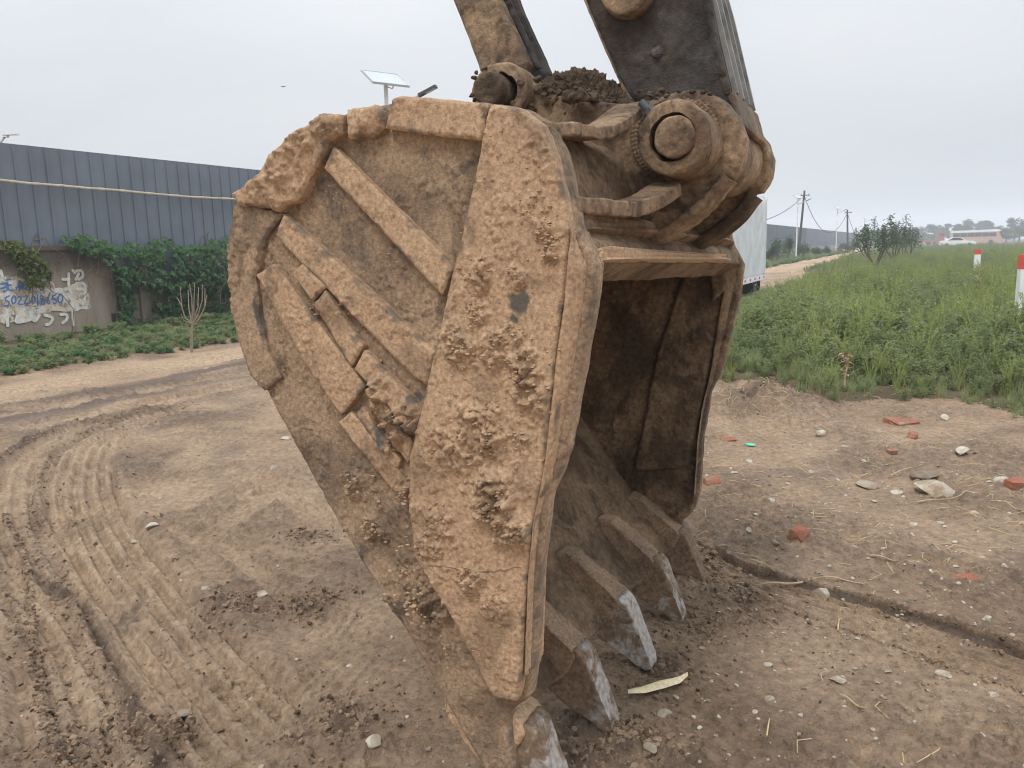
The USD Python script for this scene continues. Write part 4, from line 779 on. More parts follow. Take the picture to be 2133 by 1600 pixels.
NUM = z7([[(120, 880), (62, 905), (70, 950), (110, 955), (125, 990), (95, 1025), (50, 1020)], [(185, 880), (155, 930), (165, 990), (205, 985), (225, 920), (200, 878), (180, 885)], [(245, 900), (285, 880), (300, 905), (270, 960), (240, 1000), (320, 1000)], [(335, 890), (375, 870), (385, 895), (360, 950), (335, 1000), (400, 985), (440, 965)],
          [(465, 880), (440, 930), (460, 990), (495, 960), (495, 900), (465, 880)], [(532, 862), (535, 1020)], [(610, 885), (580, 875), (565, 905), (605, 940), (640, 985), (615, 1008), (585, 985), (600, 940), (612, 890)], [(715, 840), (680, 900), (665, 960), (690, 1000), (715, 975), (700, 935), (668, 960)],
          [(800, 860), (752, 880), (760, 920), (790, 925), (810, 960), (790, 995), (760, 985)], [(870, 850), (828, 890), (830, 960), (865, 985), (900, 940), (890, 870), (860, 855)],
          [(0, 710), (110, 680), (60, 730), (150, 720)], [(0, 770), (60, 750), (130, 770), (40, 820)], [(60, 745), (110, 790), (170, 805)], [(80, 650), (140, 640)], [(215, 760), (280, 740), (330, 720)], [(265, 660), (268, 800)], [(250, 730), (220, 790)], [(300, 690), (330, 700), (325, 770), (295, 770), (300, 690)], [(430, 730), (430, 800), (390, 790)], [(370, 740), (365, 800)], [(590, 740), (630, 760), (600, 800)]])
tag(obj('graffiti_number', strokes_mesh(NUM, .026, .026), BLUEP, WALL, False), 'blue spray-painted telephone number 5022018650 and characters')
WH = z7([[(95, 1100), (100, 1310)], [(240, 1180), (210, 1270), (375, 1240)], [(440, 1140), (490, 1270), (560, 1160)], [(640, 1160), (770, 1190), (710, 1290), (660, 1295)], [(870, 1150), (960, 1140), (965, 1220), (900, 1270)], [(1040, 950), (1050, 1300)], [(985, 560), (985, 780), (1060, 900)], [(900, 640), (990, 640)],
         [(1100, 520), (1180, 510), (1200, 600), (1130, 640)], [(1100, 700), (1230, 690), (1225, 900), (1190, 1000)], [(1110, 780), (1220, 780)], [(1090, 640), (1130, 560)], [(1045, 510), (1075, 545)], [(0, 520), (20, 590)], [(610, 650), (650, 645)]])
tag(obj('graffiti_strokes', strokes_mesh(WH, .055, .0225), plain('fresh_white_paint', (.6, .58, .53), .8, .2, 9), WALL, False), 'dripping white painted characters')
def blotch(pts, o):
    q = np.array([(along(*wp(*p)[:2]), wp(*p)[2]) for p in z7([pts])[0]]); g = sg.Polygon(q).buffer(-.08).buffer(.1); r = np.array(shapely.segmentize(g.exterior, .03).coords)[:-1]
    r = r + .05 * np.stack([fbm(r[:, 0] * 5, r[:, 1] * 5, 3, 521), fbm(r[:, 0] * 5 + 9, r[:, 1] * 5, 3, 523)], 1)
    v, f = trimesh.creation.triangulate_polygon(sg.Polygon(r).buffer(0), engine='earcut'); m = trimesh.Trimesh(np.stack([v[:, 0], np.full(len(v), o), v[:, 1]], 1) @ VROT.T + A0, f, process=False)
    if m.face_normals.mean(0) @ VN < 0: m.invert()
    return m
tag(obj('whitewash_patch', cat(blotch([(-200, 600), (280, 620), (620, 780), (680, 600), (800, 800), (1240, 700), (1300, 1060), (900, 1080), (560, 1120), (420, 1250), (-200, 1260)], .0185)), WHITEG, WALL, False), 'flaking whitewash under the graffiti')
# leaves
def leaf_mesh(w=.5, fold=.15, lobes=False):
    if lobes: pts = [(0, 0, 0), (.32, .12, .05), (.5, .42, .02), (.22, .5, .1), (0, 1, -.12), (-.22, .5, .1), (-.5, .42, .02), (-.32, .12, .05), (0, .45, -.05)]
    else: pts = [(0, 0, 0), (w * .5, .3, fold), (w * .42, .62, fold * .8), (0, 1, -.1), (-w * .42, .62, fold * .8), (-w * .5, .3, fold), (0, .45, 0)]
    n = len(pts) - 1; return trimesh.Trimesh(np.array(pts, float), [[n, i, (i + 1) % n] for i in range(n)], process=False)
LOB, LEA = leaf_mesh(lobes=True), leaf_mesh()
def leaf_frames(n, nrm, spread=.5, droop=.5):
    out = []
    for _ in range(n):
        z = nrm + rng.normal(0, spread, 3); z /= np.linalg.norm(z); y = np.array([rng.normal(0, .6), rng.normal(0, .6), -droop + rng.normal(0, .4)]); y -= z * (y @ z); y /= np.linalg.norm(y); x = np.cross(y, z); out.append(quat(np.stack([x, y, z], 1)))
    return out
def creeper(label, regions, mat, stemcount, name='creeper', lf=(.07, .15)):
    t = thing(name, label, 'climbing plant'); pos = []
    for pts, n, o0, o1 in regions:
        g = sg.Polygon(pts); x0, y0, x1, y1 = g.bounds; xs = rng.uniform(x0, x1, n * 6); ys = rng.uniform(y0, y1, n * 6)
        k = shapely.contains_xy(g, xs, ys) & (fbm(xs * .03, ys * .03, 3, 531) > -.24); xs, ys = xs[k][:n], ys[k][:n]
        pos += [wp(x, y, rng.uniform(o0, o1)) for x, y in zip(xs, ys)]
    fr = leaf_frames(len(pos), VN * .8 + np.array([0, 0, .6])); sc = rng.uniform(*lf, len(pos)); 
    tag(instancer('leaves', [('leaf', LOB, mat)], pos, fr, np.repeat(sc[:, None], 3, 1), np.zeros(len(pos)), t), kind='stuff')
    st = []
    for _ in range(stemcount):
        a = pos[rng.integers(len(pos))]; q = [np.array([a[0], a[1], max(a[2], .0)])]
        for j in range(8): q.append(q[-1] + VD * rng.normal(0, .12) + np.array([0, 0, rng.normal(-.05, .15)]) + VN * rng.normal(0, .02))
        st.append(tube(q, .008, 5))
    obj('stem', cat(st), BARK, t); return t
creeper('thick green creeper covering the wall between the graffiti and the bucket', [
    ([(122, 492), (175, 488), (240, 512), (300, 505), (345, 495), (372, 515), (420, 508), (480, 492), (500, 490), (500, 600), (400, 600), (330, 596), (262, 600), (235, 560), (205, 535), (150, 520)], 2300, -.25, .55),
    ([(238, 560), (285, 590), (278, 640), (272, 700), (245, 705), (255, 650)], 420, -.2, .35), ([(320, 590), (505, 590), (505, 720), (430, 700), (350, 690), (322, 660)], 1500, -.25, .3), ([(262, 660), (330, 672), (330, 700), (262, 705)], 130, -.1, .4)], LEAF_V, 40)
creeper('small yellowish creeper hanging over the wall above the blue number', [([(15, 505), (70, 512), (105, 560), (108, 590), (80, 600), (45, 590), (35, 540), (-5, 512)], 420, .0, .22), ([(-30, 500), (40, 502), (40, 514), (-30, 514)], 110, -.1, .12)], LEAF_VY, 14, lf=(.05, .11))

# ------------------------------------------------------------------ weeds and grass
def weed(seed, h=.55, n_st=7, nl=46, ls=.055, spread=.22):
    r = np.random.default_rng(seed); ms = []
    C = []
    for _ in range(n_st):
        a = r.uniform(0, 6.28); lean = r.uniform(.05, 1) * spread; hh = h * r.uniform(.55, 1); b = np.array([r.normal(0, .05), r.normal(0, .05), -.03])
        top = b + np.array([math.cos(a) * lean, math.sin(a) * lean, hh]); mid = (b + top) / 2 + np.array([0, 0, hh * .1]); ms.append(tube([b, mid, top], [.004, .003, .0015], 3, False))
        w = r.uniform(.15, 1, nl)[:, None]; C.append(b * (1 - w) + top * w + r.normal(0, .035, (nl, 3)) * (1.4 - w))
    C = np.vstack(C); n = len(C); ms.append(leaves(LEA, C, r.uniform(0, 6.28, n), r.uniform(-.3, .7, n), ls * r.uniform(.6, 1.3, n)))
    return cat(ms)
def tuft(seed, h=.45, n=60, sp=.10, w=.006):
    r = np.random.default_rng(seed); V_, F = [], []
    for _ in range(n):
        a = r.uniform(0, 6.28); b = np.array([r.normal(0, sp * .5), r.normal(0, sp * .5), -.02]); hh = h * r.uniform(.4, 1.0); l = r.uniform(.1, .8) * hh; sdv = np.array([-math.sin(a), math.cos(a), 0]) * w
        for k, tt in enumerate((0, .4, .75, 1)):
            c = b + np.array([math.cos(a) * l * tt**2, math.sin(a) * l * tt**2, hh * (tt - .25 * tt**2 * l / hh)]); V_ += [c - sdv * (1 - tt * .9), c + sdv * (1 - tt * .9)]
        i = len(V_) - 8
        for k in range(3): F += [[i + 2*k, i + 2*k + 1, i + 2*k + 3], [i + 2*k, i + 2*k + 3, i + 2*k + 2]]
    return trimesh.Trimesh(np.array(V_), F, process=False)
def stalky(seed, h=.75, n=16):                            # upright yellow-green stalks with small leaves
    r = np.random.default_rng(seed); ms = []
    for _ in range(n):
        a = r.uniform(0, 6.28); hh = h * r.uniform(.6, 1.05); l = r.uniform(.05, .45) * hh; b = np.array([r.normal(0, .05), r.normal(0, .05), -.02])
        q = [b + np.array([math.cos(a) * l * t**1.4, math.sin(a) * l * t**1.4, hh * t]) for t in np.linspace(0, 1, 5)]; ms.append(tube(q, np.linspace(.006, .002, 5), 4, False))
        t = r.uniform(.25, 1, 26); C = b + np.stack([math.cos(a) * l * t**1.4, math.sin(a) * l * t**1.4, hh * t], 1); ms.append(leaves(LEA, C, r.uniform(0, 6.28, 26), r.uniform(.2, 1.1, 26), r.uniform(.02, .05, 26)[:, None] * np.array([.6, 1, 1])))
    return cat(ms)
protos = [('weed_bush', weed(1), LEAF_W), ('weed_bush', weed(2, .45, 9, 40, .05), LEAF_W), ('weed_bush', weed(3, .7, 6, 44, .05, .16), LEAF_W), ('grass_tuft', tuft(4), LEAF_G), ('grass_tuft', tuft(5, .6, 50, .12), LEAF_G),
          ('dry_tuft', tuft(6, .4, 36, .12, .004), LEAF_D), ('stalk', stalky(7), LEAF_Y), ('weed_bush', weed(8, .32, 9, 40, .04, .3), LEAF_W)]
pos, ids, scl = [], [], []
def scatter(n, d0, d1, probs, s0, s1, minf=.0, aa=(8, 44)):
    k = 0
    while k < n:
        m = 4000; a = np.radians(rng.uniform(*aa, m)); d = np.sqrt(rng.uniform(d0**2, d1**2, m)); x, y = d * np.sin(a), d * np.cos(a); f = field_edge(x, y)
        ok = (f > minf) & (rng.random(m) < .35 + .65 * ss(0, 1.4, f) + .35 * n2(x * 1.4, y * 1.4, 547)); x, y, f = x[ok][:n - k], y[ok][:n - k], f[ok][:n - k]; z = ground_h(x, y)
        pos.append(np.stack([x, y, z], 1)); ids.append(rng.choice(len(protos), len(x), p=probs)); e = ss(-.1, 2.6, f) * .68 + .32; scl.append(rng.uniform(s0, s1, len(x)) * e * (1 + .45 * n2(x * .7, y * .7, 541))); k += len(x)
scatter(2600, 4, 11, [.17, .13, .08, .2, .12, .15, .04, .11], .6, 1.15)
scatter(4200, 11, 26, [.2, .15, .14, .12, .1, .08, .08, .13], .72, 1.2)
scatter(5200, 26, 60, [.22, .17, .18, .1, .12, .08, .09, .04], .7, 1.1)
scatter(4600, 60, 125, [.28, .22, .22, .06, .08, .08, .06, .0], .85, 1.3)
pos, ids, scl = np.vstack(pos), np.concatenate(ids), np.concatenate(scl)
tag(instancer('weed_field', protos, pos, yawq(len(pos), .12), np.repeat(scl[:, None], 3, 1), ids), 'rough green weeds and grass filling the field on the right', 'weeds', kind='stuff')
# weeds along the foot of the wall
vp = [('ground_weed', weed(21, .22, 8, 26, .07, .25), LEAF_VG), ('ground_weed', weed(22, .3, 8, 26, .07, .25), LEAF_W), ('grass_tuft', tuft(23, .3, 40, .12), LEAF_G)]
pos, ids, scl = [], [], []
for _ in range(8000):
    s_a = rng.uniform(-4, 30) if rng.random() < .62 else rng.uniform(30, 110); o_a = O_VERGE * (1.06 - .97 * rng.random() ** 1.4) if s_a < 30 else rng.uniform(.0, 6.6)
    if s_a < 6 and o_a < .8 and rng.random() < .6: continue
    w = wallp(s_a, o_a + .3 * float(n2(s_a * .8, 0, 551))); pos.append([w[0], w[1], float(ground_h(w[0], w[1]))]); ids.append(rng.choice(3, p=[.35, .3, .35])); scl.append(rng.uniform(.5, 1.1) * ((.5 + .3 * (o_a < 1.0)) if s_a < 30 else 1.3))
scl = np.array(scl)
tag(instancer('verge_weeds', vp, pos, yawq(len(pos), .1), np.repeat(scl[:, None], 3, 1), ids), 'low green weeds on the verge at the foot of the wall', 'weeds', kind='stuff')
# tall single stalks standing out of the field
def stalk_thing(px, py, top, label, mat, lean=0.0, name='tall_weed', kinds=0):
    b = gp(px, py); h = z_at(px, top, b[0], b[1]) - b[2]; t = thing(name, label, 'weed', b); r = np.random.default_rng(int(px))
    q = [np.array([lean * h * k**2, r.normal(0, .01), h * k]) for k in np.linspace(0, 1, 7)]; obj('stem', tube(q, np.linspace(.012, .004, 7), 6), mat, t); ms = []
    for k in range(9):
        w = r.uniform(.35, 1); c = np.array([lean * h * w**2, 0, h * w]); a = r.uniform(0, 6.28); e = c + np.array([math.cos(a), math.sin(a), r.uniform(.2, 1.2)]) * h * r.uniform(.08, .2); ms.append(tube([c, (c + e) / 2 + np.array([0, 0, .01]), e], [.005, .004, .002], 4))
        for _ in range(5):
            m = LEA.copy(); R = rotz(r.uniform(0, 6.28)) @ rotx(r.uniform(-.5, .8)); f = r.uniform(.3, 1); m.vertices = c * (1 - f) + e * f + (m.vertices * r.uniform(.03, .07)) @ R.T; ms.append(m)
    obj('side_shoots', cat(ms), LEAF_W if kinds == 0 else mat, t)
stalk_thing(2062, 640, 528, 'tall pale green stalk with a drooping tip in front of the red-topped post', LEAF_Y, .05)
stalk_thing(2031, 660, 560, 'brown dead stalk below the small red-topped post', TWIG, .03, kinds=1)
stalk_thing(1713, 640, 545, 'thin dark branching weed left of the young trees', BARK, .25)
stalk_thing(1752, 640, 540, 'thin dark upright weed beside the young trees', BARK, .12)
stalk_thing(1850, 690, 575, 'bright yellow-green stalk below the young trees', LEAF_Y, -.05)
stalk_thing(1785, 720, 610, 'yellowish leaning stalk in the middle of the field', LEAF_Y, -.2)
stalk_thing(1635, 690, 605, 'yellow stalk near the bucket in the field', LEAF_Y, -.1)
stalk_thing(1757, 815, 738, 'short pinkish dry stalk near the edge of the weeds', TWIG, .1, kinds=1)

# ------------------------------------------------------------------ lamps, poles, wires
def solar_lamp(b, top, label, group=None, face=2.5, small=1.0):
    t = thing('solar_street_lamp', label, 'street lamp', b, 0, group); h = top - b[2]
    obj('pole', cyl((0, 0, 0), (0, 0, h), .055, 12, .04), WHITEP, t)
    nrm = np.array([math.sin(face) * .55, math.cos(face) * .55, .83]); nrm /= np.linalg.norm(nrm); xa = np.cross([0, 0, 1], nrm); xa /= np.linalg.norm(xa); R = np.stack([xa, np.cross(nrm, xa), nrm], 1)
    p = obj('solar_panel', box(np.array([0, 0, h + .04]), (.8, .55, .03), R=R), SOLAR, t, False)
    fr = cat([box(R @ np.array(c) + [0, 0, h + .04], s_, R=R) for c, s_ in (((.4, 0, 0), (.03, .58, .045)), ((-.4, 0, 0), (.03, .58, .045)), ((0, .275, 0), (.77, .03, .045)), ((0, -.275, 0), (.77, .03, .045)))])
    obj('panel_frame', fr, GREYM, p, False)
    obj('cable', tube([np.array([0.03, 0, h - .12]), np.array([.13, 0, h - .16]), np.array([.2, 0, h - .02])], .012, 6), GREYM, t)
    d = np.array([math.cos(-.2), math.sin(-.2), .42]); a = np.array([0, 0, h - .62]); e = a + d * .72
    obj('lamp_arm', cyl(a, e, .03, 8), GREYM, t)
    d2 = d / np.linalg.norm(d); sx = np.cross(d2, [0, 0, 1]); sx /= np.linalg.norm(sx); R2 = np.stack([d2, -sx, np.cross(d2, -sx)], 1)
    l = obj('lamp_head', cat(box(e + d2 * .19, (.36, .15, .05), R=R2), box(e + d2 * .02, (.12, .09, .07), R=R2)), DARKM, t, False)
    obj('lens', box(e + d2 * .23 - R2[:, 2] * .027, (.22, .12, .01), R=R2), GREYM, l, False)
def lamp_at(px, pyb, pyt, label, **k):
    b = gp(px, pyb); solar_lamp(b, z_at(px, pyt, b[0], b[1]), label, **k)
lamp_at(828, 672, 168, 'nearest solar street lamp, its panel showing just above the bucket')
lamp_at(1658, 541, 411, 'solar street lamp beside the leaning dark utility pole')
lamp_at(1741, 527, 434, 'solar street lamp left of the second dark pole')
lamp_at(1798, 521, 455, 'distant solar street lamp behind the young trees')
b = at_depth(1876, 510, 190); solar_lamp(np.array([b[0], b[1], 0]), z_at(1876, 476, b[0], b[1]), 'tiny far solar lamp seen between the crowns of the young trees')
b = at_depth(2026, 510, 205); solar_lamp(np.array([b[0], b[1], 0]), z_at(2026, 474, b[0], b[1]), 'far solar lamp standing in front of the coach')
b = wp(25, 640, -3.0); bz = wp(38, 285, -3.0); t = thing('street_lamp', 'pale curved lamp top peeping over the sheet fence', 'street lamp', (b[0], b[1], 0))
q = [np.array([0, 0, 0]), np.array([0, 0, bz[2] - .9]), np.array([.05, 0, bz[2] - .35]), np.array([.3, .05, bz[2] - .05])]; obj('pole', tube(q, [.05, .04, .03, .02], 8), GREYM, t); obj('lamp_head', cat(box(q[-1] + [.12, 0, .04], (.3, .12, .05)), box(q[-1] + [.0, 0, .0], (.1, .09, .06))), WHITEP, t)
def upole(pb, pt, label):
    b = gp(*pb); t = thing('utility_pole', label, 'utility pole', b); d = ray(*pt); k = math.hypot(b[0], b[1]) / math.hypot(d[0], d[1]); e = EYE + d * k - b
    obj('pole', cyl((0, 0, -.2), e, .13, 10, .09), POLEW, t); c = e * .93
    obj('crossarm', box(c + [.1, 0, 0], (.9, .08, .08)), POLEW, t); obj('insulator', cat(cyl(c + [.45, 0, .04], c + [.45, 0, .18], .04, 8), cyl(c + [-.25, 0, .04], c + [-.25, 0, .18], .04, 8)), GREYM, t)
    return b + c
w1 = upole((1662, 536), (1676, 397), 'dark utility pole leaning to the right behind the white lorry')
w2 = upole((1766, 527), (1765, 437), 'thinner dark utility pole farther along the wall')
def wire(a, b, sag, label):
    q = [a * (1 - t) + b * t - np.array([0, 0, sag * 4 * t * (1 - t)]) for t in np.linspace(0, 1, 24)]; tag(obj('overhead_wire', tube(q, .03, 5), DARKM), label, 'wire')
wire(w1, w2, 3.0, 'sagging wire between the two dark poles'); wire(w1, at_depth(1500, 470, w1[1] * .55), .8, 'wire running left from the leaning pole behind the lorry'); wire(w2, at_depth(1800, 512, w2[1] * 1.7), 1.0, 'wire running away from the farther pole')
dn = at_depth(590, 181, 40.); bm = trimesh.Trimesh(np.array([[0, -.12, 0], [.05, .12, .02], [-.05, .12, .02], [.32, .02, .1], [-.32, .02, .08], [0, 0, .06], [0, 0, -.05]]), [[0, 1, 5], [0, 5, 2], [1, 3, 5], [5, 4, 2], [0, 6, 1], [0, 2, 6], [1, 6, 3], [2, 4, 6], [1, 5, 2], [3, 6, 0], [3, 0, 5], [4, 5, 0], [4, 0, 6]], process=False); bm.vertices = bm.vertices * .5 + dn
tag(obj('bird', bm, DARKM), 'tiny dark bird flying high over the sheet fence', 'bird')

# ------------------------------------------------------------------ the white lorry on the road
tq = G(1572, 612); TRK = thing('box_lorry', 'white ribbed box lorry parked behind the bucket on the right', 'lorry', (tq[0], tq[1], 0), math.atan2(VD[1], VD[0]))
ce = wp(1589, 580, off(*tq[:2])); fx = along(*ce[:2]) - along(*tq[:2]); zb = ce[2]; ZT = zb + 2.45     # far corner of the box, its floor height
def tb(x0, x1, y0, y1, z0, z1): return box(((x0 + x1) / 2, (y0 + y1) / 2, (z0 + z1) / 2), (x1 - x0, y1 - y0, z1 - z0))
CB = obj('cargo_box', tb(fx - 7.2, fx, 0, 2.35, zb, ZT), WHITEP, TRK, False)
for k in range(46):
    x = fx - .14 - k * .155
    if x < fx - 7.1: break
    obj('rib', trimesh.Trimesh(np.array([(x + a, -o, z) for z in (zb + .16, ZT - .1) for a, o in ((-.045, .002), (-.035, .06), (.035, .06), (.045, .002))]), [[0, 1, 5], [0, 5, 4], [1, 2, 6], [1, 6, 5], [2, 3, 7], [2, 7, 6], [4, 5, 6], [4, 6, 7], [0, 2, 1], [0, 3, 2]], process=False), WHITEP, CB, False)
obj('bottom_rail', tb(fx - 7.2, fx + .01, -.07, -.003, zb - .02, zb + .13), WHITEP, CB, False); obj('corner_post', tb(fx - .07, fx + .012, -.071, -.003, zb + .131, ZT), WHITEP, CB, False)
for k in range(9): obj('reflector', tb(fx - .35 - k * .75, fx - .17 - k * .75, -.076, -.0705, zb + .03, zb + .09), REDP, TRK, False)
obj('chassis', tb(fx - 9.2, fx - .1, .5, 1.85, zb - .25, zb - .021), DARKM, TRK, False); obj('mudguard', cat(tb(fx - 1.6, fx - .15, .05, .5, zb - .12, zb - .03), tb(fx - .2, fx - .15, .05, .5, zb - .55, zb - .121)), BLACK, TRK, False)
for wx in (-.95, -6.9):
    for y0 in (.06, 1.95):
        a = cyl((fx + wx, y0, .46), (fx + wx, y0 + .32, .46), .46, 24); w_ = obj('wheel', a, BLACK, TRK); obj('rim', cyl((fx + wx, y0 - .01, .46), (fx + wx, y0 + .1, .46), .25, 18), GREYM, w_)
def exy(p, y0, y1):
    m = trimesh.creation.extrude_polygon(sg.Polygon([(fx + x, zb + z) for x, z in p]), y1 - y0, engine='earcut'); v = m.vertices.copy(); m.vertices = np.stack([v[:, 0], y1 - v[:, 2], v[:, 1]], 1); return m
cab_ = obj('cab', exy([(-9.25, -.4), (-7.4, -.4), (-7.4, 1.2), (-7.6, 1.34), (-8.7, 1.34), (-8.9, 1.24), (-9.22, .42)], .08, 2.25), WHITEP, TRK, False)
obj('side_window', exy([(-9.0, .45), (-8.2, .45), (-8.2, 1.05), (-8.8, 1.05)], .065, 2.265), PANE, cab_, False)
obj('windscreen', exy([(-9.235, .48), (-9.17, .48), (-8.9, 1.16), (-8.945, 1.16)], .2, 2.12), PANE, cab_, False)
obj('bumper', tb(fx - 9.36, fx - 9.251, .06, 2.27, zb - .45, zb - .15), DARKM, TRK, False)
for y0 in (.2, 1.85): obj('headlight', tb(fx - 9.275, fx - 9.22, y0, y0 + .3, zb - .08, zb + .08), GREYM, TRK, False)

# ------------------------------------------------------------------ marker posts, traffic, far trees
def marker(px, pyt, w, label, d):
    q = ray(px, pyt); k = d / math.hypot(q[0], q[1]); p = EYE + q * k; t = thing('marker_post', label, 'marker post', (p[0], p[1], 0), -.35); h = p[2]
    obj('post', box((0, 0, (h - .16) / 2 - .1), (w, w, h - .16 + .2)), WHITEP, t, False); obj('red_cap', cat(box((0, 0, h - .085), (w * 1.02, w * 1.02, .15)), box((0, 0, h - .004), (w * .9, w * .9, .012))), REDP, t, False)
marker(2143, 531, .17, 'near white marker post with a red top at the right edge', 11.0)
marker(2037, 520, .17, 'small far white marker post with a red top in the weeds', 31.0)
def yng(px, pyb, pyt, label, seed, stems):
    b = gp(px, pyb); h = z_at(px, pyt, b[0], b[1]) - b[2]; t = thing('young_tree', label, 'tree', b, 0); r = np.random.default_rng(seed); ms, br = [], []
    obj('trunk', tube([np.array([0, 0, -.1]), np.array([.02, 0, .14 * h])], [.08, .07], 8), BARK, t)
    for k in range(stems):
        a = 6.28 * k / stems + r.uniform(-.4, .4); q = [np.array([.02, 0, .13 * h])]; ln = r.uniform(.72, 1.0) if k else 1.0; rad = r.uniform(.3, .7)
        for w in (.25, .4, .6, .8, 1): q.append(np.array([math.cos(a) * rad * min(w * 2, 1) * .9 + r.normal(0, .03), math.sin(a) * rad * min(w * 2, 1), h * (.13 + .87 * w * ln) ]))
        obj('branch', tube(q, [.04, .035, .03, .022, .015, .006], 6), BARK, t)
        n = 260; w = 1 - r.power(1.7, n) * .6; q_ = np.array(q); C = np.stack([np.interp(w * 5, np.arange(6), q_[:, j]) for j in range(3)], 1) + r.normal(0, 1, (n, 3)) * ((.62 * (1.05 - w) + .04) * .55)[:, None] * np.array([1, 1, .45])
        ms.append(leaves(LEA, C, r.uniform(0, 6.28, n), r.uniform(-.4, .9, n), r.uniform(.08, .15, n)))
    obj('crown', cat(ms), LEAF_T, t, False)
yng(1822, 574, 447, 'front multi-stemmed young tree with a dark forked base', 61, 4)
yng(1862, 558, 446, 'young tree with the tallest thin leader, right of the forked one', 62, 4)
yng(1838, 552, 462, 'slim young tree standing between the two front ones', 63, 3)
yng(1893, 549, 472, 'rightmost low young tree of the little row', 64, 3)
yng(1801, 550, 452, 'leftmost young tree of the little row, with spiky top', 65, 2)
yng(1879, 547, 468, 'small young tree at the back of the little row', 66, 3)
def bush(px, pyb, pyt, wpx, label, seed, mat=None, cat_='shrub', name='shrub', n=900, ls=(.08, .17)):
    b = gp(px, pyb); h = z_at(px, pyt, b[0], b[1]) - b[2]; w = wpx / FPX * math.hypot(b[0], b[1]); t = thing(name, label, cat_, b); r = np.random.default_rng(seed); ms = []
    cs = [np.array([r.uniform(-.4, .4) * w, r.uniform(-.3, .3) * w, r.uniform(.4, .85) * h]) for _ in range(9)]
    C = np.array(cs)[r.integers(0, 9, n)] + r.normal(0, 1, (n, 3)) * np.array([.12 * w, .12 * w, .12 * h]); C[:, 2] = np.maximum(C[:, 2], .1); ms.append(leaves(LEA, C, r.uniform(0, 6.28, n), r.uniform(-.5, .9, n), r.uniform(*ls, n)))
    for k in range(3): obj('stem', tube([np.array([r.normal(0, .05), 0, -.1]), cs[k] * .5, cs[k]], [.04, .03, .015], 6), BARK, t)
    obj('foliage', cat(ms), mat or LEAF_T, t, False)
for px, pb_, pt_, w_, lb in [(1604, 551, 508, 26, 'dark shrub right behind the lorry'), (1622, 549, 498, 26, 'taller dark shrub at the foot of the far fence'), (1642, 546, 492, 24, 'leafy sapling left of the leaning pole'), (1672, 540, 505, 24, 'dark shrub at the foot of the leaning pole'), (1700, 536, 514, 18, 'low shrub between the two poles'), (1722, 533, 512, 16, 'low shrub left of the middle lamp'), (1756, 531, 506, 26, 'round shrub left of the second pole'), (1777, 530, 504, 22, 'round shrub right of the second pole')]:
    bush(px, pb_, pt_, w_, lb, px)
# coach, car, red lorries
def coach():
    q = at_depth(2032, 508, 185.); L = 10.5; t = thing('coach', 'orange and white coach on the far road', 'coach', (q[0], q[1], 0), -.42); B = ORG = plain('orange_paint', (.42, .27, .19), .5)
    pts = [(-L/2, .3), (L/2 - .1, .3), (L/2, 1.2), (L/2 - .3, 3.0), (L/2 - .9, 3.25), (-L/2 + .1, 3.1), (-L/2, 2.8)]
    def ex(p, y0, y1): 
        m = trimesh.creation.extrude_polygon(sg.Polygon(p), y1 - y0, engine='earcut'); v = m.vertices.copy(); m.vertices = np.stack([v[:, 0], y1 - v[:, 2], v[:, 1]], 1); return m
    b = obj('body', ex(pts, -1.2, 1.2), B, t, False); obj('roof', ex([(-L/2 + .05, 2.7), (L/2 - .45, 2.8), (L/2 - .9, 3.3), (-L/2 + .1, 3.15)], -1.22, 1.22), WHITEP, t, False)
    for k in range(6): obj('window', ex([(-L/2 + .5 + k * 1.45, 1.75), (-L/2 + 1.85 + k * 1.45, 1.75), (-L/2 + 1.85 + k * 1.45, 2.6), (-L/2 + .5 + k * 1.45, 2.6)], -1.235, -1.2), PANE, b, False)
    obj('windscreen', ex([(L/2 - .25, 1.3), (L/2 + .03, 1.25), (L/2 - .22, 2.9), (L/2 - .9, 2.8)], -1.24, 1.24), PANE, b, False)
    for x in (-L/2 + 2.2, L/2 - 2.4): obj('wheel', cat(cyl((x, -1.23, .48), (x, -.9, .48), .48, 18), cyl((x, .9, .48), (x, 1.23, .48), .48, 18)), BLACK, t)
coach()
def car():
    q = at_depth(1994, 513, 118.); t = thing('car', 'white saloon car passing on the far road', 'car', (q[0], q[1], .15), -.42)
    def ex(p, y0, y1):
        m = trimesh.creation.extrude_polygon(sg.Polygon(p), y1 - y0, engine='earcut'); v = m.vertices.copy(); m.vertices = np.stack([v[:, 0], y1 - v[:, 2], v[:, 1]], 1); return m
    b = obj('body', ex([(-2.3, .3), (2.3, .3), (2.32, .7), (2.0, .88), (1.1, .98), (.3, 1.42), (-.7, 1.45), (-1.6, 1.05), (-2.25, .98), (-2.35, .6)], -.85, .85), WHITEP, t, False)
    obj('window', ex([(-1.35, 1.04), (.75, 1.04), (.25, 1.36), (-.65, 1.38)], -.87, .87), PANE, b, False)
    for x in (-1.45, 1.45): obj('wheel', cat(cyl((x, -.88, .32), (x, -.65, .32), .32, 18), cyl((x, .65, .32), (x, .88, .32), .32, 18)), BLACK, t)
car()
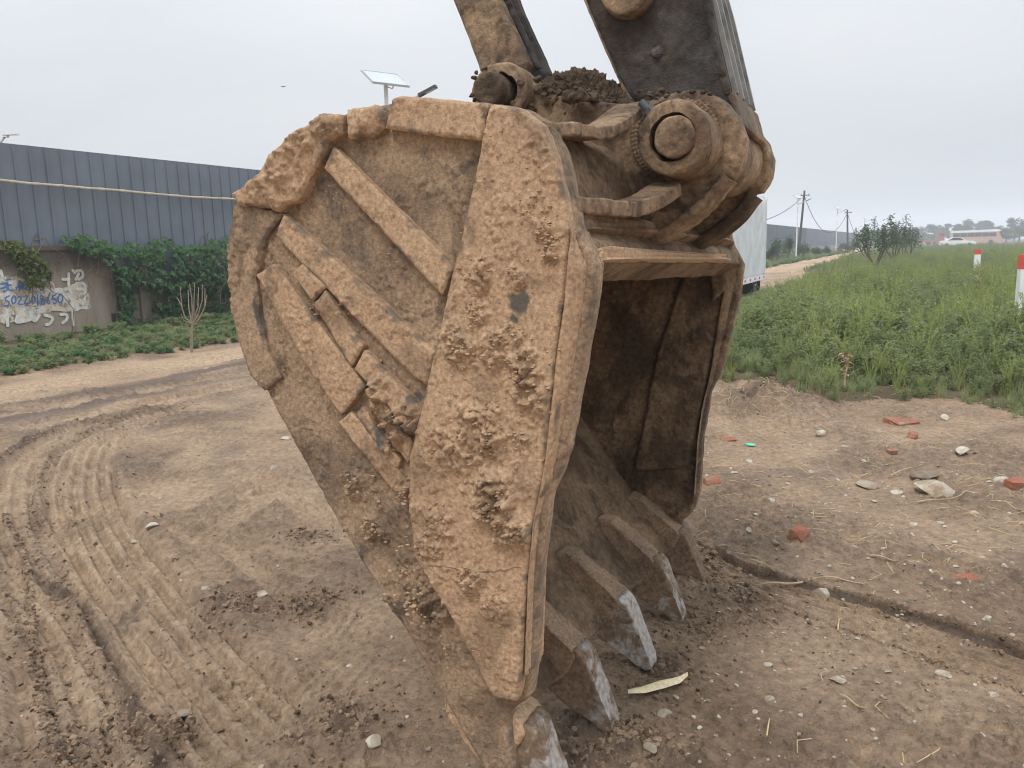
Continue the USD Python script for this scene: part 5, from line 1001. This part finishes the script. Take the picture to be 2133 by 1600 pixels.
def redtruck(px, y, L, hh, label, cabx):
    q = at_depth(px, 510, y); t = thing('flatbed_lorry', label, 'lorry', (q[0], q[1], 0), -.42); RD = plain('dull_red_paint_%d' % int(px), (.25, .10, .075), .6)
    obj('bed', box((0, 0, .95), (L, 2.3, .5)), RD, t, False); obj('cab', cat(box((cabx, 0, 1.0 + hh / 2), (1.8, 2.2, hh)), box((cabx + .1, 0, 1.0 + hh + .1), (1.3, 2.0, .2))), RD, t, False); obj('window', box((cabx + .3, 0, 1.2 + hh * .6), (1.0, 2.24, .6)), PANE, t, False)
    for x in (-L * .35, L * .1, L * .4): obj('wheel', cat(cyl((x, -1.15, .45), (x, -.85, .45), .45, 16), cyl((x, .85, .45), (x, 1.15, .45), .45, 16)), BLACK, t)
redtruck(1925, 190., 9., 1.2, 'long low dull red lorry on the far road left of the car', -3.0)
redtruck(1957, 198., 3.0, 2.1, 'short red lorry cab between the car and the long red lorry', 0.)
LFC = leaf_mesh(.9, .2)
def far_tree(px, y, pyt, wpx, label, seed, mat, name='broadleaf_tree'):
    q = at_depth(px, 505, y); d = math.hypot(q[0], q[1]); h = z_at(px, pyt, q[0], q[1]); w = wpx / FPX * d; t = thing(name, label, 'tree', (q[0], q[1], 0)); r = np.random.default_rng(seed)
    obj('trunk', tube([np.array([0, 0, -.2]), np.array([.1, 0, h * .35]), np.array([0, .1, h * .7])], [.22, .18, .08], 7), BARK, t)
    cs = [(np.array([r.uniform(-.38, .38) * w, r.uniform(-.38, .38) * w, r.uniform(.3, .88) * h]), r.uniform(.10, .2)) for _ in range(15)]
    for k in range(3): obj('limb', tube([np.array([.05, 0, h * .3]), (cs[k][0] + [0, 0, h * .3]) / 2, cs[k][0]], [.12, .09, .04], 6), BARK, t)
    ms = []
    for c, s_ in cs:
        n = 110; e = r.normal(0, 1, (n, 3)); e /= np.linalg.norm(e, axis=1, keepdims=True); C = c + e * np.array([w, w, h * .8]) * s_ * r.uniform(.5, 1.05, n)[:, None]; C[:, 2] = np.maximum(C[:, 2], .3)
        ms.append(leaves(LFC, C, r.uniform(0, 6.28, n), r.uniform(-.6, 1.0, n), r.uniform(.35, .8, n) * h / 8))
    obj('crown', cat(ms), mat, t, False)
FT = [(1818, 300, 478, 34, 0), (1845, 290, 474, 40, 0), (1872, 285, 478, 36, 0), (1905, 280, 472, 44, 0), (1932, 270, 468, 50, 0), (1958, 275, 466, 40, 0), (1985, 280, 463, 44, 0), (2005, 265, 466, 34, 0), (2030, 290, 457, 46, 0), (2052, 280, 460, 44, 0), (2075, 300, 466, 36, 0), (2112, 255, 455, 44, 0), (2150, 250, 458, 50, 0), (2190, 250, 456, 50, 0),
      (1920, 235, 486, 26, 1), (1945, 238, 488, 24, 1), (1975, 236, 482, 24, 1), (2095, 205, 477, 42, 1), (2122, 200, 472, 46, 1), (2160, 195, 474, 50, 1), (2010, 232, 480, 36, 1), (2070, 215, 482, 30, 1)]
NM = ['behind the young trees, far left of the row', 'second from the left of the far row', 'behind the right young trees', 'left above the red lorries', 'above the long red lorry', 'above the red cab', 'behind the white car', 'between the car and the coach', 'behind the middle of the coach, tallest of its group', 'above the coach windscreen', 'right of the coach, farthest and palest', 'dark and round near the right edge', 'cut by the right edge', 'just outside the right edge',
      'low behind the red lorry', 'small and yellowish left of the red cab', 'beside the left end of the coach', 'low, right of the coach', 'large and bright at the right edge', 'cut by the right edge, in front', 'low behind the coach roof', 'small, by the coach windscreen']
for k, (px, y, pt_, w_, kd) in enumerate(FT): far_tree(px, y, pt_, w_, ('hazy far tree ' if kd == 0 else 'bright green far tree ') + NM[k], 700 + k, LEAF_F2 if kd else LEAF_F)
for k in range(7):                                         # trees beyond the fence line carry on behind the bucket
    pass
# bare pollarded shrub in front of the creeper
b = gp(398, 722); SH = thing('pollarded_shrub', 'bare pale shrub with upright cut stems in front of the creeper', 'shrub', b); k1 = math.hypot(b[0], b[1]) / FPX
def sp(px, py, dy=0.0): p = at_depth(px, py, b[1] + dy); return p - b
obj('trunk', tube([np.array([0, 0, -.1]), sp(399, 690), sp(402, 672)], [.026, .02, .02], 8), PALEBARK, SH)
for q, dy in [([(402, 676), (388, 662), (378, 640), (374, 598)], .1), ([(402, 674), (400, 650), (398, 620), (397, 590)], -.1), ([(402, 674), (404, 640), (407, 590)], .05), ([(404, 674), (412, 655), (420, 625), (424, 592)], -.1), ([(405, 676), (418, 662), (424, 640), (428, 600)], .15), ([(400, 674), (385, 668), (376, 655)], -.2), ([(401, 672), (393, 640), (390, 604)], .2), ([(404, 672), (410, 640), (414, 598)], .25), ([(378, 640), (371, 620)], .1), ([(424, 640), (433, 615)], .1)]:
    obj('branch', tube([sp(x + 2.5 * math.sin(i * 2.3 + dy * 20), y_, dy * i / len(q)) for i, (x, y_) in enumerate(q)], np.linspace(.011, .006, len(q)), 7), PALEBARK, SH)

# ------------------------------------------------------------------ rubble and litter on the mud
RK = [rock(k, f, 2, .6) for k, f in ((1, .6), (2, .5), (3, .7), (4, .4), (5, .6), (6, .35))]
def stone(px, py, wpx, label, kind=0, mat=STONE, group=None, name='stone', flat=None, rz=None, catg='stone'):
    p = gp(px, py); d = np.linalg.norm(p - EYE); s = wpx / FPX * d / 2; m = RK[kind % 6].copy(); m.vertices = m.vertices * s * np.array([1, 1, flat or 1])
    m.apply_transform(trimesh.transformations.rotation_matrix(rng.uniform(0, 6.28) if rz is None else rz, (0, 0, 1))); m.apply_translation(p + [0, 0, s * .08]); return tag(obj(name, m, mat, None, 25), label, catg, group)
PALE = earth('chalky_stone', [(.36, (.26, .19, .13)), (.48, (.38, .335, .27)), (.7, (.48, .45, .39))], 22, .5, 80, .006); CONC = earth('broken_concrete', [(.36, (.27, .2, .135)), (.5, (.35, .30, .23)), (.7, (.44, .39, .31))], 12, .7, 60, .01)
for px, py, w, l, k, mt in [(1948, 1025, 95, 'big flat pale slab of broken concrete on the rubble', 3, CONC), (1925, 992, 52, 'brown flat stone just behind the concrete slab', 5, STONE), (2005, 942, 36, 'pale stone left of the straw on the rubble', 1, PALE), (1607, 1046, 22, 'small square white chip left of the rubble', 0, PALE), (1710, 1242, 44, 'white crumbly stone lying on the dark rut', 2, PALE), (1745, 1418, 40, 'grey-white flat stone right of the corn husk', 3, PALE), (1617, 1130, 20, 'round tan pebble left of the red brick piece', 0, STONE), (1606, 1462, 30, 'oval tan pebble right of the corn husk', 4, STONE), (1965, 1407, 30, 'pale chip near the lower right rut', 1, PALE), (2095, 1180, 18, 'round pale pebble near the right edge', 0, PALE), (1868, 1027, 26, 'white flat chip left of the concrete slab', 5, PALE), (2090, 1004, 34, 'pale stone touching the red brick at the right edge', 1, PALE), (1805, 1012, 44, 'brown broken tile left of the concrete slab', 5, STONE), (1487, 834, 20, 'tan stone beside the bucket at the foot of the mound', 0, STONE), (1968, 872, 22, 'white stone at the edge of the weeds', 2, PALE), (1711, 904, 24, 'thin white chip below the mound', 4, PALE),
                        (545, 1240, 46, 'pale stone beside the dark churned mud on the left', 3, STONE), (316, 1097, 26, 'pale grey stone between the tracks on the left', 1, PALE), (340, 1075, 26, 'bluish grey stone just above the pale one on the left', 4, STONE), (282, 1130, 22, 'flat tan stone on the left track', 3, STONE), (570, 977, 18, 'small pale stone left of the bucket back', 2, PALE), (596, 914, 24, 'flat pale chip beside the heel of the bucket', 5, PALE), (430, 1227, 30, 'tan flat stone on the churned mud', 3, STONE), (782, 1546, 40, 'smooth tan stone at the bottom below the bucket', 0, STONE), (380, 1490, 44, 'brown flat stone low on the left track', 3, STONE), (1385, 1490, 30, 'brown stone between the teeth', 2, STONE), (1355, 1560, 34, 'brown lump at the tip of the second tooth', 1, STONE)]:
    stone(px, py, w, l, k, mt)
def brick(px, py, wpx, label, s=(1, .55, .5), rz=.4, mat=BRICK):
    p = gp(px, py); k = wpx / FPX * np.linalg.norm(p - EYE); m = trimesh.creation.box((1, 1, 1)).subdivide().subdivide().subdivide(); v = m.vertices.copy(); r = np.random.default_rng(int(px)); d = np.array([r.normal(), r.normal(), r.normal() + .5]); d /= np.linalg.norm(d); v -= np.outer(np.maximum(v @ d - .42, 0), d); v += .05 * (np.stack([meshkit.fbm(v * 4 + q, 3, q) for q in (1, 2, 3)], 1) - .5) * 2
    m.vertices = (v * np.array(s) * k) @ (rotz(rz) @ rotx(.15)).T + p + [0, 0, s[2] * k * .12]; tag(obj('brick_piece', m, mat, None, 30), label, 'brick')
for px, py, w, l, s_, rz in [(1878, 882, 48, 'red brick slab at the edge of the weeds', (1, .8, .25), .3), (1900, 910, 26, 'small red brick piece below the brick slab', (1, .6, .5), 1.0), (1858, 944, 18, 'tiny red brick chip in the middle of the rubble', (1, .6, .6), .2), (1665, 1118, 34, 'red and brown brick lump beside the round pebble', (1, .8, .7), .8), (2010, 1215, 40, 'red brick end lying near the right rut', (1, .6, .5), .1), (2117, 1015, 34, 'red brick at the right edge beside a pale stone', (1, .7, .6), .4), (1483, 1008, 30, 'red brick piece touching the far side of the bucket', (1, .6, .6), .2), (1517, 917, 28, 'flat faded brick piece left below the mound', (1, .6, .2), .1)]:
    brick(px, py, w, l, s_, rz)
for k, (px, py) in enumerate([(1562, 962), (1462, 960), (1800, 962), (1575, 1000), (1640, 1010), (1530, 985), (1690, 1070), (1574, 1073), (1560, 1105), (1820, 1045), (1905, 1095), (1960, 1090), (2030, 945), (2060, 1005), (1900, 1115), (1780, 1140), (1842, 1145), (1990, 1180), (1705, 1195), (1775, 1205), (1930, 1245), (1660, 1160), (2060, 1290), (1600, 1385), (1720, 1395), (1850, 1400), (2070, 1450), (1900, 1480), (1960, 1010), (1760, 930), (1830, 900), (1990, 1130), (2030, 1070), (1745, 1000), (1690, 985)]):
    stone(px, py, rng.uniform(11, 20), 'small pale stone scattered on the muddy rubble right of the bucket', k, PALE if k % 3 else STONE, 'small stones on the rubble')
pos, scl = [], []
for _ in range(4200):
    if rng.random() < .82: px, py = rng.uniform(1440, 2200), 880 + 760 * rng.beta(1.0, 1.8)
    else: px, py = rng.uniform(-60, 1500), rng.uniform(840, 1640)
    p = gp(px, py) if False else G(px, py)
    if field_edge(p[0], p[1]) > .1: continue
    pos.append(p); scl.append(.0022 + .011 * rng.power(.45) ** 2.2)
pos = np.array(pos); scl = np.array(scl); pos[:, 2] = ground_h(pos[:, 0], pos[:, 1]) + scl * .15
tag(instancer('pebbles', [('pebble', RK[k], PALE if k == 1 else STONE) for k in range(6)], pos, yawq(len(pos), .3), np.repeat(scl[:, None], 3, 1), rng.integers(0, 6, len(pos))), 'fine pebbles and grit strewn over the mud', 'pebbles', kind='stuff')
# clods of churned mud along the tracks and round the teeth
CLD = []
for k in range(5):
    m = rock(40 + k, .7, 2, .7); v = m.vertices; m.vertices = v * (1 + .9 * (meshkit.fbm(v * 2.4 + k * 5, 4, k) - .5))[:, None]; CLD.append(m)
pos, scl = [], []
def clods(n, fn, s0, s1):
    for _ in range(n): p = fn(); pos.append(p); scl.append(s0 + (s1 - s0) * rng.random() ** 3)
for c, nn, s, w, dp, ng, gs, gst, kd in TRACKS[:5]:
    def fn():
        i = rng.integers(len(c)); e = (-.62 * gs + rng.normal(0, .09)) if gs and rng.random() < .7 else rng.choice([-1, 1]) * rng.normal(.66, .1); return np.r_[c[i] + nn[i] * e * w, 0]
    clods(1100 if gs else 250, fn, .003, .017)
for px, py, r_ in [(650, 1260, .14), (640, 1120, .14), (470, 1270, .16), (120, 1560, .22), (1380, 1400, .16), (1540, 1250, .2), (700, 1520, .18), (355, 1500, .1), (1310, 1540, .12), (1440, 1300, .14), (1130, 1590, .16), (1600, 850, .5), (1570, 860, .4), (1620, 840, .3), (1640, 820, .3), (1480, 1200, .12)]:
    q0 = G(px, py); clods(260, lambda: q0 + np.r_[rng.normal(0, r_ * .6, 2), 0], .003, .018)
clods(4200, lambda: G(rng.uniform(-60, 2200), 860 + 780 * rng.beta(1, 1.3)), .0025, .009)
pos = np.array(pos); scl = np.array(scl); ok = field_edge(pos[:, 0], pos[:, 1]) < .4; pos, scl = pos[ok], scl[ok]; pos[:, 2] = ground_h(pos[:, 0], pos[:, 1]) + scl * .2
tag(instancer('mud_crumbs', [('clod', CLD[k], MUDDK if k < 1 else GROUND) for k in range(5)], pos, yawq(len(pos), 1.0), np.repeat(scl[:, None], 3, 1), rng.integers(0, 5, len(pos))), 'crumbs of churned mud along the tyre tracks', 'mud', kind='stuff')
# straw, twigs, husk
def twig(pxs, label, r=.006, mat=TWIG, name='twig', lift=.012):
    q = [gp(*p, lift) for p in pxs]; q = np.array(q); t_ = np.linspace(0, len(q) - 1, 14); q = np.stack([np.interp(t_, np.arange(len(q)), q[:, k]) for k in range(3)], 1); q[:, 2] += .006 * np.sin(t_ * 3); tag(obj(name, tube(q, np.linspace(r, r * .5, len(q)), 6), mat), label, 'twig')
twig([(1588, 1222), (1640, 1222), (1690, 1211), (1740, 1209), (1800, 1220)], 'long bent twig lying across the rut')
twig([(1910, 1050), (1960, 1045), (2000, 1036), (2015, 1026)], 'curved pale twig below the concrete slab', .004)
twig([(1855, 995), (1890, 980), (1920, 970)], 'thin forked twig left of the slab', .004); twig([(1745, 1318), (1748, 1295), (1744, 1282)], 'short upright straw beside the rut', .003, STRAW)
twig([(1750, 1455), (1775, 1470), (1800, 1480)], 'short pale twig near the bottom right', .004); twig([(1592, 1300), (1610, 1312), (1630, 1313)], 'small bent twig right of the teeth', .003); twig([(1597, 1540), (1603, 1505)], 'straw standing in the mud at the bottom', .003, STRAW); twig([(1812, 1163), (1845, 1168), (1872, 1172)], 'brown stick in the middle of the rubble', .006)
q = [gp(*p, .02) for p in [(1308, 1455), (1340, 1450), (1380, 1438), (1410, 1430), (1432, 1418)]]; q = np.array(q); tn_ = np.gradient(q, axis=0); sd_ = np.stack([-tn_[:, 1], tn_[:, 0], 0 * tn_[:, 0]], 1); sd_ /= np.linalg.norm(sd_, axis=1, keepdims=True); wd = np.array([.004, .016, .02, .016, .003])[:, None]
hv = np.vstack([q - sd_ * wd, q + [0, 0, .012], q + sd_ * wd + [0, 0, .004]]); hf = []
for i in range(4):
    for k in range(2): a, b_ = k * 5 + i, (k + 1) * 5 + i; hf += [[a, a + 1, b_ + 1], [a, b_ + 1, b_]]
tag(obj('corn_husk', trimesh.Trimesh(hv, hf, process=False), plain('pale_husk', (.62, .53, .34), .7, .2, 60), None, True), 'pale dry corn husk lying in front of the teeth', 'husk')
gpz = gp(1562, 930, .01); m = rock(77, .25, 2); m.vertices = m.vertices * .05 + gpz; tag(obj('plastic_scrap', m, plain('green_plastic', (.1, .42, .28), .5)), 'scrap of bright green plastic below the mound', 'litter')
sm = []
for _ in range(380):
    px, py = (rng.normal(1580, 55), rng.normal(850, 22)) if rng.random() < .25 else (rng.uniform(1440, 2180), 800 + 420 * rng.beta(1, 1.6)) if rng.random() < .96 else (rng.uniform(1500, 2180), rng.uniform(880, 1600)); p = G(px, py); a = rng.uniform(0, 6.28); l = rng.uniform(.02, .13)
    e = p + np.array([math.cos(a), math.sin(a), 0]) * l; mid = (p + e) / 2 + np.array([rng.normal(0, .02), rng.normal(0, .02), 0])
    z = [float(ground_h(*v[:2])) for v in (p, mid, e)]; p[2], mid[2], e[2] = z[0] + .004, z[1] + rng.uniform(.004, .03), z[2] + .006; sm.append(tube([p, mid, e], [.0014, .0018, .001], 4))
tag(obj('straw_litter', cat(sm), STRAW), 'dry straw and roots scattered over the rubble', 'straw', kind='stuff')

# ------------------------------------------------------------------ hazy air
HZ = MAT(stage, '/World/Looks/hazy_air', {'v': ('principled_volume', {'color': (.93, .96, 1.0), 'density': .0014, 'anisotropy': .2})}, [], volume='v.volume')
tag(obj('haze', box((60, 220, 9.), (800, 900, 22)), HZ, None, False), 'thin pale haze hanging over the whole site', 'haze', kind='stuff')
